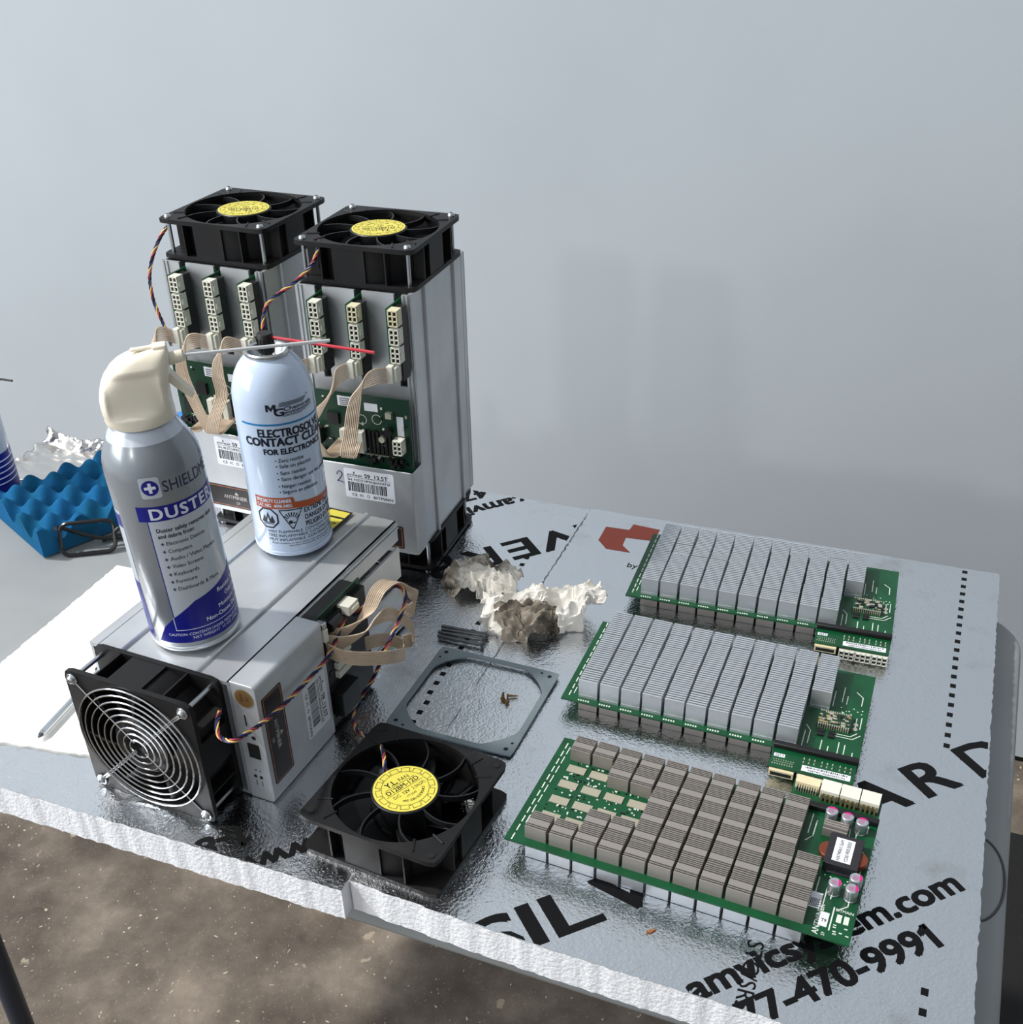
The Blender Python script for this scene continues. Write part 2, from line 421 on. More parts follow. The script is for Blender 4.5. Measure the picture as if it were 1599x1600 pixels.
def jag(poly, step=4, amp=0.7):
    out = []
    for (x0, y0), (x1, y1) in zip(poly, poly[1:] + poly[:1]):
        L = sqrt((x1 - x0) ** 2 + (y1 - y0) ** 2); n = max(1, int(L / step)); nx, ny = (y1 - y0) / L, -(x1 - x0) / L
        for i in range(n):
            k = i / n; a = 0 if i == 0 else rng.uniform(-amp, amp)
            out.append((x0 + (x1 - x0) * k + nx * a, y0 + (y1 - y0) * k + ny * a))
    return out
def foiltext(mb, s, t0, n0, ang, h, w=None, bold=0.0, planes=None, align='l', gap=1.0):
    """t0, n0 are world millimetres of the text origin"""
    v, f = text2d(s, h, w, 0, align, gap)
    if '-' in s:      # flags of the figure 1 at either end
        xm = max(a for a, b in v); bw = h * .15; f = list(f); v = list(v); xr = min(a for a, b in v)
        for X in ((xm - bw) if align == 'l' else -bw, xr):
            k = len(v); v += [(X + bw * .6, h * 1.0), (X - h * .24, h * .80), (X - h * .24, h * .64), (X + bw * .6, h * .80)]; f.append((k, k + 1, k + 2, k + 3))
    ca, sa = cos(R_(ang)), sin(R_(ang))
    d = bold * h / CAPH
    for k, (dx, dy) in enumerate(STRIKES if bold else ((0, 0),)):
        v2 = [(t0 + (a + dx * d) * ca - (b + dy * d) * sa, n0 + (a + dx * d) * sa + (b + dy * d) * ca) for a, b in v]; f2 = f
        if planes: v2, f2 = clip2(v2, f2, planes)
        if v2: mb.flat(v2, f2, lambda x, y: (x, y, 0.18 + 0.02 * k))
def tn(tt, nn): return ((tt - nn) / sqrt(2), (tt + nn) / sqrt(2))
LETTERS = [('S', 0), ('I', 27), ('L', 59), ('V', 105), ('E', 151), ('R', 197), ('B', 245), ('O', 293), ('A', 334), ('R', 389), ('D', 447)]
WID = {'S': 31, 'I': 7.5, 'L': 35, 'V': 44, 'E': 29, 'R': 33, 'B': 32, 'O': 44, 'A': 43, 'D': 38}

# right board
rb_ = [(-331.8, 492), (-222, 486), (-126, 483), (-18, 482), (111, 481), (110.5, 1097), (-331.5, 1086)]
t = thing('foam_board', 'right-hand foil-faced foam board printed with a red logo, carrying the green circuit boards', 'foam board', (0, 0, BZ), group='foil-faced foam boards')
Zb = -BZ
o = jag(rb_)
m = MB(); m.prism(o, 0, Zb - 0.25, top=False); m.done('foam_core', EPS, t, angle=50)
m = MB(); m.prism([(x * 1.0, y) for x, y in o], Zb - 0.25, Zb); m.done('foil_facing', FOIL, t, smooth=False)
PL = [(109.3, 0, 1, 0), (-330, 0, -1, 0), (-331, 493.2, -6/109, -1), (-126, 484.2, -.02, -1), (0, 1086, 0, 1)]
m = MB(); m.T = Matrix.Translation((0, 0, Zb))
for ch, off in LETTERS:
    x, y = tn(193 + off, 469.5)
    foiltext(m, ch, x, y, 45, 36.5, WID[ch] + 1, 0.025, PL, 'c')
m.done('brand_lettering', PINK, t, smooth=False); m = MB(); m.T = Matrix.Translation((0, 0, Zb))
x, y = tn(523, 383); foiltext(m, 'amvicsystem.com', x, y, 45, 19.5, 230, 0.035, PL, 'r'); x, y = tn(288, 383); foiltext(m, 'www.', x, y, 45, 19.5, 68, 0.035, PL, 'r')
m.done('website_print', PINK, t, smooth=False); m = MB(); m.T = Matrix.Translation((0, 0, Zb))
x, y = tn(474, 350); foiltext(m, '1-877-470-9991', x, y, 45, 20.0, 198, 0.035, PL, 'r')
m.done('phone_print', PINK, t, smooth=False); m = MB(); m.T = Matrix.Translation((0, 0, Zb))
foiltext(m, 'STG/SR5 a', -41, 541, -88, 11.5, 72, 0.0, PL)
m.done('code_print', PINK, t, smooth=False); m = MB(); m.T = Matrix.Translation((0, 0, Zb))
foiltext(m, 'by', -259, 981, 0, 8.5, None, 0.0, PL)
m.done('byline_print', PINK, t, smooth=False); m = MB(); m.T = Matrix.Translation((0, 0, Zb))
for k in range(21):
    yy = 1089 - k * 14.4
    m.rect(74, 79, yy - 2.7, yy + 2.7, lambda x, y: (x, y, 0.18)) if yy > 800 else None
m.done('dashed_line_print', PINK, t, smooth=False); m = MB(); m.T = Matrix.Translation((0, 0, Zb))
for yy in (538.5, 521.5): m.rect(76.5, 81.5, yy - 3, yy + 3, lambda x, y: (x, y, 0.18))
m.done('dashed_line_print', PINK, t, smooth=False)
lg = [(190, 185), (225, 125), (330, 140), (350, 115), (470, 140), (440, 190), (315, 175), (300, 210), (335, 243), (225, 225)]
pts = [atz(870 + a * 550 / 1599, 780 + b * 550 / 1599, 0) for a, b in lg]
m = MB(); m.T = Matrix.Translation((0, 0, Zb)); m.poly([(p_.x, p_.y) for p_ in pts], lambda x, y: (x, y, 0.18))
m.done('printed_logo', mat('red_print', '#a8432a', 0.4), t, smooth=False)

# left board
lb = [(-768, 482), (-333.3, 481), (-333.3, 1083), (-752, 1083), (-749, 803), (-597, 802), (-597, 537), (-768, 513)]
t = thing('foam_board', 'left-hand foil-faced foam board with an upside-down VER print, under the metal boxes', 'foam board', (0, 0, BZ), group='foil-faced foam boards')
o = jag(lb)
m = MB(); m.prism(o, 0, Zb - 0.25, top=False); m.done('foam_core', EPS, t, angle=50)
m = MB(); m.prism(o, Zb - 0.25, Zb); m.done('foil_facing', FOIL, t, smooth=False)
PL = [(-336, 0, 1, 0), (-750, 0, -1, 0), (0, 483, 0, -1), (0, 1081.5, 0, 1)]
m = MB(); m.T = Matrix.Translation((0, 0, Zb))
for ch, off in LETTERS[2:7]:
    x, y = tn(575 - off, 977); foiltext(m, ch, x, y, 225, 36.5, WID[ch] + 1, 0.025, PL, 'c')
m.done('brand_lettering', PINK, t, smooth=False); m = MB(); m.T = Matrix.Translation((0, 0, Zb))
x, y = tn(101, 638); foiltext(m, 'www.amvicsystem.com', x, y, 225, 19.5, 298, 0.035, PL)
m.done('website_print', PINK, t, smooth=False); m = MB(); m.T = Matrix.Translation((0, 0, Zb))
x, y = tn(50, 672); foiltext(m, '1-877-470-9991', x, y, 225, 20.0, 198, 0.035, PL)
m.done('phone_print', PINK, t, smooth=False); m = MB(); m.T = Matrix.Translation((0, 0, Zb))
x, y = tn(536, 1067); foiltext(m, 'www.amvicsystem.com', x, y, 225, 19.5, 298, 0.035, PL)
m.done('website_print', PINK, t, smooth=False); m = MB(); m.T = Matrix.Translation((0, 0, Zb))
x, y = tn(520, 1101); foiltext(m, '1-877-470-9991', x, y, 225, 20.0, 198, 0.035, PL)
m.done('phone_print', PINK, t, smooth=False); m = MB(); m.T = Matrix.Translation((0, 0, Zb))
for k in range(23):
    xx, yy = -362 - (6 if 5 < k < 18 else 3), 962 - k * 14.4
    m.rect(xx - 2.5, xx + 2.5, yy - 2.7, yy + 2.7, lambda x, y: (x, y, 0.18))
m.done('dashed_line_print', PINK, t, smooth=False)

# white offcut lying flush with the left board
m = MB(); m.prism(jag([(-770, 516), (-600, 540), (-600, 799), (-775, 800)], 4, 0.9), 0, Zb + 0.6)
tag(m.done('foam_offcut', mat('bare_white_foam', '#f3f2ee', 0.85, bump=(420, 0.15, 0.0006), spec=0.2), loc=(0, 0, BZ), angle=50),
    'bare white piece of foam at the left edge, under the screwdriver', 'foam piece')
# ------------------------------------------------------------------ axial fan (120 x 120 x 38), label side up
_fan = {}
def once(key, build):
    """builds an object once; later calls link a copy sharing its mesh"""
    if key not in _fan:
        _fan[key] = build(); return _fan[key]
    c = _fan[key].copy(); COL.objects.link(c); c.parent = None; return c
def put(o, parent, loc=(0, 0, 0)):
    o.parent = parent; o.location = Vector(loc) * .001; return o
def fan_frame():
    m = MB()
    for z0, z1 in ((0, 4.2), (33.8, 38)):
        m.ring(60, 6, 57.2, z0, z1)
    m.lathe([(57.2, 4.2), (58.6, 4.2), (58.6, 33.8), (57.2, 33.8)], 80)
    for q in range(4):
        m.T = Matrix.Rotation(q * pi / 2, 4, 'Z')
        m.box(-20, 12, -59.6, -57.4, 4.2, 33.8)
        m.box(-33, -31.5, -59.5, -49, 4.2, 33.8); m.box(31.5, 33, -59.5, -49, 4.2, 33.8)
        # corner gusset ribs on the top flange
        a = R_(45)
        for s in (-1, 1):
            m.tube([(50 + 5 * s - 11, 50 - 5 * s - 11 + 0, 38), (50 + 8 * s - 3, 50 - 8 * s - 3, 38.1)], 0.9, 6)
        m.cyl((52.5, 52.5, 38), (52.5, 52.5, 38.5), 3.6, 3.4, 18)
    m.T = None
    m.mi = 1
    for sx in (-1, 1):
        for sy in (-1, 1):
            m.poly(circle(sx * 52.5, sy * 52.5, 2.2, 14), lambda x, y: (x, y, 38.56))
            m.poly(circle(sx * 52.5, sy * 52.5, 2.6, 14), lambda x, y: (x, y, -0.06))
    return m.done('frame', [BLACKD, DARK], None, bevel=0)
def fan_vanes():
    m = MB()
    for k in range(9):
        a0 = 2 * pi * k / 9 + 0.2
        pts = []
        for i in range(9):
            f = i / 8; r = 26 + 32 * f; a = a0 + 0.24 * f * f
            pts.append((r * cos(a), r * sin(a)))
        for (x0, y0), (x1, y1) in zip(pts, pts[1:]):
            d = Vector((x1 - x0, y1 - y0)).normalized(); nx, ny = -d.y * 0.65, d.x * 0.65
            m.prism([(x0 - nx, y0 - ny), (x1 - nx, y1 - ny), (x1 + nx, y1 + ny), (x0 + nx, y0 + ny)], 31, 36.2)
    m.lathe([(0.01, 14), (26.6, 14), (27, 15), (27, 36.4), (26.2, 37.1), (0.01, 37.1)], 48)
    return m.done('stator_hub', BLACKP, None)
def fan_rotor():
    m = MB()
    m.lathe([(0.01, 1.5), (25, 1.5), (27, 3.5), (27, 13.6), (0.01, 13.6)], 48)
    for k in range(7):
        a0 = 2 * pi * k / 7
        def fn(u, v, a0=a0):
            r = 26.5 + 29 * u; sweep = 0.25 * u; a = a0 + sweep + (v - 0.5) * (0.85 - 0.1 * u)
            z = 3 + 20 * (1 - v) * (0.85 + 0.15 * u)
            return (r * cos(a), r * sin(a), z)
        m.grid(fn, 8, 8)
    o = m.done('impeller', BLADE, None)
    md = o.modifiers.new('thick', 'SOLIDIFY'); md.thickness = 0.0013
    return o
def fan_label():
    m = MB(); m.lathe([(0.01, 37.1), (25.2, 37.1), (25.2, 37.45), (0.01, 37.45)], 56)
    m.mi = 1; Z = 37.55
    fn = lambda x, y: (x, y, Z)
    def ringseg(r0, r1, a0, a1, n=6):
        p = [(r1 * cos(a0 + (a1 - a0) * i / n), r1 * sin(a0 + (a1 - a0) * i / n)) for i in range(n + 1)]
        p += [(r0 * cos(a1 - (a1 - a0) * i / n), r0 * sin(a1 - (a1 - a0) * i / n)) for i in range(n + 1)]
        m.poly(p, fn)
    for k in range(14):
        a = 2 * pi * k / 14; w = 0.155
        ringseg(22.9, 23.3, a - w, a + w); ringseg(19.3, 19.7, a + w, a + 2 * pi / 14 - w)
        for s in (-w, w): m.poly([((19.4) * cos(a + s), 19.4 * sin(a + s)), (23.2 * cos(a + s), 23.2 * sin(a + s)), (23.2 * cos(a + s + 0.018), 23.2 * sin(a + s + 0.018)), (19.4 * cos(a + s + 0.018), 19.4 * sin(a + s + 0.018))], fn)
    for k in range(28): ringseg(18.4, 18.75, 2 * pi * k / 28, 2 * pi * (k + 1) / 28)
    m.txt('Y.L.', -10.5, 8.4, 5.2, fn, 10, 0.02); m.txt('FAN', 1.5, 8.4, 3.8, fn, 9)
    m.rect(-14, 14, 7.0, 7.35, fn)
    m.txt('D12BM-12D', 0, 1.5, 4.4, fn, 30, 0.01, 'c')
    m.rect(-17, 17, 0.1, 0.45, fn)
    m.txt('DC', -13.5, -5, 3.0, fn); m.txt('12V', -4.5, -5, 3.0, fn, 6, 0.015); m.txt('2.3A(2P)', 4, -5, 2.9, fn, 12)
    m.txt('1712345', 0, -9.5, 2.2, fn, 9, 0, 'c')
    s = 'YATE LOON ELECTRONICS'
    for i, ch in enumerate(s):
        if ch == ' ': continue
        a = -pi / 2 - 0.75 + 0.085 * i
        cx, cy = 15 * cos(a), 15 * sin(a); ux, uy = -sin(a), cos(a)
        v, f = text2d(ch, 2.1, None, 0.015, 'c')
        m.flat([(cx + p_ * ux - q_ * -uy * 0 - q_ * uy * 0 + q_ * -cos(a), cy + p_ * uy + q_ * -sin(a)) for p_, q_ in v], f, fn)
    return m.done('hub_label', [YEL, INK], None, smooth=False)
def fan_screws(z_in, z_head, head_dir):
    def b():
        m = MB()
        m.cyl((0, 0, -2), (0, 0, 40), 1.9, n=12)
        s = head_dir; z = z_head
        m.lathe([(0.01, z + 2.4 * s), (1.6, z + 2.3 * s), (2.9, z + 1.5 * s), (3.6, z), (3.6, z - 0.6 * s), (1.9, z - 0.6 * s)], 18)
        m.mi = 1
        m.box(-1.5, 1.5, -0.3, 0.3, z + (2.2 if s > 0 else -2.5), z + (2.5 if s > 0 else -2.2)); m.box(-0.3, 0.3, -1.5, 1.5, z + (2.2 if s > 0 else -2.5), z + (2.5 if s > 0 else -2.2))
        return m.done('long_screw', [ZINC, DARK], None)
    return b
def fan_grille():
    m = MB(); z = -1.6
    for k in range(9):
        r = 8.5 + 6.1 * k
        m.tube([(r * cos(a), r * sin(a), z - 0.2) for a in [2 * pi * i / 56 for i in range(56)]], 0.8, 6, closed=True)
    z2 = -0.7
    q = 52.5 * sqrt(2)
    def arm(a, offs, r0, r1):
        u = Vector((cos(a), sin(a), 0)); w = Vector((-sin(a), cos(a), 0))
        pts = [u * r1 + w * offs + Vector((0, 0, z2 + 0.3)), u * (r1 - 10) + w * offs + Vector((0, 0, z2)), u * r0 + w * offs + Vector((0, 0, z2))]
        m.tube(pts, 0.85, 6)
    for k in range(4):
        a = pi / 4 + k * pi / 2
        if k % 2: arm(a, 0, 6, q - 4)
        else: arm(a, 0.9, 6, q - 4); arm(a, -0.9, 6, q - 4)
        u = Vector((cos(a), sin(a), 0)) * q
        m.tube([u + Vector((4.2 * cos(b), 4.2 * sin(b), -0.8)) for b in [2 * pi * i / 18 for i in range(18)]], 0.9, 6, closed=True)
    return m.done('wire_grille', CHROME, None)
def fan_into(root, label_rot, grille=False, screws=None):
    put(once('frame', fan_frame), root); put(once('vanes', fan_vanes), root); put(once('rotor', fan_rotor), root)
    lb = put(once('label', fan_label), root); lb.rotation_euler = (0, 0, label_rot)
    if grille: put(once('grille', fan_grille), root)
    if screws == 'top':
        for sx in (-1, 1):
            for sy in (-1, 1): put(once('scr_top', fan_screws(0, 38.6, 1)), root, (sx * 52.5, sy * 52.5, 0))
    if screws == 'bottom':
        for sx in (-1, 1):
            for sy in (-1, 1): put(once('scr_bot', fan_screws(0, -1.7, -1)), root, (sx * 52.5, sy * 52.5, 0))
def twisted(path, r=0.75, pitch=21, R=1.1, colors=(0, 1, 2, 3), n=6):
    """one builder per wire colour of a twisted cable"""
    P = [Vector(p) for p in path]; out = {c: [] for c in colors}; s = 0; up = None
    for i, p in enumerate(P):
        t = (P[min(i + 1, len(P) - 1)] - P[max(i - 1, 0)]).normalized()
        up = t.orthogonal().normalized() if up is None else (up - t * up.dot(t)).normalized()
        w = t.cross(up)
        if i: s += (p - P[i - 1]).length
        for k, c in enumerate(colors):
            a = 2 * pi * (s / pitch + k / len(colors))
            out[c].append(p + up * (R * cos(a)) + w * (R * sin(a)))
    m = MB()
    for c in colors:
        m.mi = c; m.tube(out[c], r, n)
    return m
def dense(pts, step=2.0):
    sp = spline(pts, 10); out = [sp[0]]
    for a, b in zip(sp, sp[1:]):
        L = (b - a).length; k = max(1, int(L / step))
        out += [a.lerp(b, (i + 1) / k) for i in range(k)]
    return out

# loose fan
FANO = (-316.0, 561.6, 0.0); FANR = R_(-5.02)
t = thing('cooling_fan', 'loose black fan with yellow hub label lying face up on the foil', 'fan', FANO, FANR)
fan_into(t, R_(68), False, None)
pts = []
FX = Matrix.Translation(FANO) @ Matrix.Rotation(FANR, 4, 'Z')
inv = FX.inverted()
MHP = Vector((-449.5, 548.7, 0)); MHN = Vector((cos(R_(-3.22)), sin(R_(-3.22)), 0))   # right face of the lying miner
def atmh(px, py, d): return atplane(px, py, MHP + MHN * d, MHN)
cab = [FX @ Vector((-24, 10, 36.5)), FX @ Vector((-42, 34, 36)), FX @ Vector((-58, 46, 30)), atz(557, 1140, 14), atz(553, 1110, 6), atz(560, 1095, 8), atz(583, 1060, 30),
       atmh(605, 1010, 62), atmh(625, 965, 62), atmh(634, 935, 58), atmh(628, 918, 52), atmh(610, 917, 46), atmh(590, 928, 40), atmh(570, 945, 32), atmh(556, 960, 26), atmh(549, 955, 22), atmh(549, 946, 19)]
cab = [inv @ p_ for p_ in cab]
twisted(dense(cab, 1.5)).done('twisted_cable', WIRES, t)
# ------------------------------------------------------------------ metal mining units: canonical frame stands on its controller end
ML_, MW, MD, MP, MCL = 261.0, 120.0, 134.8, 23.0, 93.0     # body length, width, depth, case protrusion, case length
YF = -MD / 2                                               # front face of the body
def body_mesh(slots):
    m = MB()
    # side walls with two raised rails and a groove each
    for s in (-1, 1):
        prof = [(-67.4, 0)]
        for yc in (-36, 36):
            prof += [(yc - 4.2, 0), (yc - 4.2, -1.3), (yc - 2.2, -1.3), (yc - 1.8, 0), (yc - 1.8, 1.5), (yc - 0.8, 2.3), (yc + 1.8, 2.3), (yc + 2.4, 1.4), (yc + 2.4, 0)]
        prof += [(58, 0), (58, -0.8), (59, -0.8), (59, 0), (67.4, 0), (67.4, -3.2), (-67.4, -3.2)]
        poly = [((58.0 + h) * s, y) for y, h in prof]
        m.prism(poly, 0, ML_)
    m.box(-58, 58, 64.6, 67.4, 0, ML_)
    # front face: strips between the board slots
    zs = 0 if False else 172
    edges = [-58, -37.5, -29.8, 2.6, 10.4, 42.4, 50.2, 58]
    m.box(-58, 58, YF, YF + 2.6, 0, zs)
    for a, b in zip(edges[::2], edges[1::2]): m.box(a, b, YF, YF + 2.6, zs, ML_)
    for x in (-56.5, -52.5, 50.5, 54.5): m.box(x, x + 2, YF - 1.3, YF, MCL + 1, ML_)
    return m.done('housing', ALU, None, angle=30)
def case_mesh():
    m = MB(); y1 = YF; y0 = YF - MP
    # folded steel cover: front, two sides, closed lower end
    r = 3.5
    out = rrect(-59.5, 59.5, y0, y1 + 10, r, 5)
    out = [p for p in out if p[1] <= y0 + r + 0.01]
    left = sorted([p for p in out if p[0] < 0], key=lambda p: (-p[1], p[0])); right = sorted([p for p in out if p[0] > 0], key=lambda p: (p[1], p[0]))
    path = [(-59.5, y1)] + left + right + [(59.5, y1)]
    inn = [(58.0, y1), (58.0, y0 + 1.5), (-58.0, y0 + 1.5), (-58.0, y1)]
    m.prism(path + inn, 0, MCL)
    m.box(-58.2, 58.2, y0 + 1.4, y1, 0.2, 1.6)
    return m.done('controller_case', STEEL, None, angle=35, bevel=0.5)
def plate_label():
    m = MB(); F = plane_fn((0, YF - MP, 0), (1, 0, 0), (0, 0, 1)); f2 = lambda x, y: F(x, y) + Vector((0, -0.25, 0)); f3 = lambda x, y: F(x, y) + Vector((0, -0.35, 0))
    m.prism([(x, y) for x, y in rrect(-44, 44, 5, 31, 2)], -0.2, 0.2); m.V = [(x, YF - MP + z * -1 , y) for x, y, z in m.V]
    m.mi = 1
    o_, i_ = rrect(-42.5, 42.5, 6.5, 29.5, 1.5), rrect(-41.8, 41.8, 7.2, 28.8, 1.2)
    n = len(o_); b = m._a([f2(*p) for p in o_] + [f2(*p) for p in i_]); m._f([(i, (i + 1) % n, n + (i + 1) % n, n + i) for i in range(n)], b)
    m.mi = 2
    m.txt('ANT', -5.5, 15.5, 4.2, f3, 10.5, 0, 'r'); m.txt('MINER', -4.8, 15.5, 4.2, f3, 18, 0.02)
    m.txt('S9', 1, 9.3, 3.4, f3, None, 0, 'c')
    m.poly([(-2, 21), (3, 21), (2.2, 22.6), (0.9, 23.6), (0.2, 25), (-0.5, 23.4)], f3)
    return m.done('name_plate', [mat('plate_black', '#1e1c1d', 0.35), ORANGE, mat('plate_print', '#b9b4b0', 0.4)], None, smooth=False)
def barcode_label(sn):
    rg = random.Random(hash(sn) % 1000 if False else len(sn) + ord(sn[3]))
    m = MB(); Y = YF - MP
    m.prism([(x, y) for x, y in rrect(-16, 38, 56, 88.5, 2)], 0, 0.15); m.V = [(x, Y - z, y) for x, y, z in m.V]
    m.mi = 1; f = lambda x, y: (x, Y - 0.22, y)
    m.txt('ANTMINER', -13, 80.6, 2.2, f, 17, 0.005); m.txt('S9_13.5T', 6.5, 80.4, 4.2, f, 25, 0.02)
    m.poly([(-6, 83.6), (-3.6, 83.6), (-4.2, 84.8), (-4.9, 86.4), (-5.4, 84.8)], f)
    m.rect(-13.5, 35, 79.3, 79.7, f)
    m.txt(sn, -12.5, 75.4, 2.6, f, 46, 0.008)
    x = -12.5
    while x < 29:
        w = rg.choice((0.35, 0.35, 0.5, 0.9, 1.4)); m.rect(x, x + w, 63.5, 74, f); x += w + rg.choice((0.35, 0.4, 0.6, 1.0))
    m.txt('CE', -9, 58.4, 3, f, 5.5, 0.005); m.txt('FC', -0.5, 58.4, 2.8, f, 4.2, 0.005); m.txt('BITMAIN', 14.5, 58.2, 2.9, f, 21, 0.012)
    m.poly(circle(8.7, 59.8, 1.7, 14), f); m.mi = 0; m.poly(circle(8.7, 59.8, 1.1, 14), lambda x, y: (x, Y - 0.27, y))
    return m.done('barcode_label', [WHITE, INK], None, smooth=False)
def control_board():
    m = MB(); y0 = YF - 15.5
    m.box(-57, 57, y0, y0 + 1.6, 20, 166)
    o = m.done('control_board', PCBD, None, smooth=False)
    m = MB(); rg = random.Random(7); yy = y0
    def chip(x, z, w, h, d, mi): 
        m.mi = mi; m.box(x - w / 2, x + w / 2, yy - d, yy, z - h / 2, z + h / 2)
    for k in range(10): chip(-4 + 5.0 * k * 0.86, 118, 2.6, 24, 2.2, 0)
    for k in range(10): chip(-3 + 5.0 * k * 0.86, 104, 3.4, 1.2, 0.8, 1)
    for k in range(70):
        chip(rg.uniform(-54, 54), rg.uniform(97, 160), rg.choice((1.5, 2, 3)), rg.choice((1.2, 2, 3)), rg.uniform(0.6, 1.6), rg.choice((0, 0, 1, 1, 2)))
    for k in range(26): chip(rg.uniform(-54, 54), rg.uniform(96, 103), rg.uniform(2, 6), rg.uniform(2, 6), rg.uniform(2, 6), 0)
    for x, z in ((22, 142), (6, 140)):
        m.mi = 2; m.T = Matrix.Rotation(pi / 2, 4, 'X'); m.lathe([(4.6, 0), (5.2, 0), (5.2, 0.2), (4.6, 0.2)], 24, (x, z, -yy)); m.T = None
    m.mi = 0; m.cyl((34, yy, 132), (36, yy - 9, 133), 4.2, n=16); m.mi = 1; m.cyl((28, yy, 124), (28, yy - 6, 124), 3.2, n=14)
    m.mi = 1; m.box(33, 39, yy - 4, yy, 146, 152)
    m.mi = 0; m.box(-30, -18, yy - 3, yy, 132, 144); m.box(-44, -36, yy - 9, yy, 112, 128)
    m.mi = 3; m.box(-18, 2, yy - 0.4, yy, 152, 162); m.box(10, 24, yy - 0.4, yy, 150, 158); m.box(43, 50, yy - 0.4, yy, 128, 148)
    m.mi = 4; m.txt('ANTMINER', -40, 97, 4, lambda x, y: (-40 - (y - 97), yy - 0.5, 97 + (x + 40)), 34, 0.01)
    for k in range(4): m.mi = 0; m.rect(-16 + 0, 0, 153.2 + 2 * k, 154 + 2 * k, lambda x, y: (x, yy - 0.5, y))
    c = m.done('board_component', [CHIP, SOLD, SILK, WHITE, SILK], o, smooth=False); c['kind'] = 'stuff'
    m = MB(); pcie(m, 46, yy, 112, 0); m.done('power_connector', [WPLAS, DARK], o, smooth=False)
    for k, x in enumerate((-12, -3, 6)):
        m = MB(); m.box(x - 3.2, x + 3.2, yy - 9, yy, 108, 130); m.done('ribbon_socket', WPLAS, o, bevel=0.4)
    return o
def pcie(m, x, y, z, mi, col=3, w=9.4, pitch=4.6, depth=10.5):
    """2 x n power socket facing -y: centre x, back face y, lowest z"""
    h = col * pitch + 1.2; hw = w / 2
    m.mi = mi; m.box(x - hw, x + hw, y - depth + 2, y, z, z + h)
    # open cells: walls around dark holes
    yb, yf = y - depth + 2, y - depth
    xs = [x - hw, x - 0.5, x + 0.5, x + hw]
    for a, b in ((x - hw, x - hw + 0.9), (x - 0.55, x + 0.55), (x + hw - 0.9, x + hw)): m.box(a, b, yf, yb, z, z + h)
    for k in range(col + 1):
        zz = z + 0.2 + k * pitch; m.box(x - hw, x + hw, yf, yb, zz - 0.4 + 0.2, zz + 0.8)
    m.mi = 1
    m.rect(x - hw + 0.9, x + hw - 0.9, z + 0.8, z + h - 0.8, lambda a, b: (a, yb - 0.05, b))
    m.mi = mi; m.box(x + hw, x + hw + 1.5, y - depth + 2, y - depth + 6, z + h / 2 - 2.5, z + h / 2 + 2.5)
def board_tab(x, yellow):
    m = MB(); m.box(x - 0.8, x + 0.8, YF - 26, YF + 6, 187, 257)
    for k in range(12): m.mi = 1; m.box(x + 0.8, x + 1.0, YF - 23, YF - 21, 190 + 5.3 * k, 191.5 + 5.3 * k)
    tab = m.done('board_tab', [PCB, SOLD], None, smooth=False)
    for k in range(3):
        m = MB(); pcie(m, x + 6.2, YF - 17.5, 241.5 - 17.3 * k, 0); 
        m.done('power_connector', [YPLAS if (yellow and k == 0) else WPLAS, DARK], tab, smooth=False)
    m = MB(); m.box(x + 1, x + 10.5, YF - 22, YF - 6, 188, 255); m.done('rubber_strip', SLEEVE, tab)
    m = MB(); m.box(x + 1, x + 8.6, YF - 27, YF - 18, 189.5, 205); m.done('data_socket', WPLAS, tab, bevel=0.5)
    m = MB(); m.box(x - 1.5, x + 4.5, YF - 33, YF - 26, 189, 205.5); m.box(x + 4.5, x + 7.5, YF - 31, YF - 27, 190.5, 204)
    m.done('ribbon_plug', WPLAS, tab, bevel=0.5)
    return tab
def ribbon(path, widths, nw=10, pitch=1.25, r=0.68, n=5, per=8):
    """ribbon cable: nw parallel wires along a smoothed path; widths gives the across direction at each key point"""
    P = spline(path, per); Wd = spline(widths, per)
    m = MB()
    for k in range(nw):
        off = (k - (nw - 1) / 2) * pitch
        m.tube([p + w.normalized() * off for p, w in zip(P, Wd)], r, n)
    return m
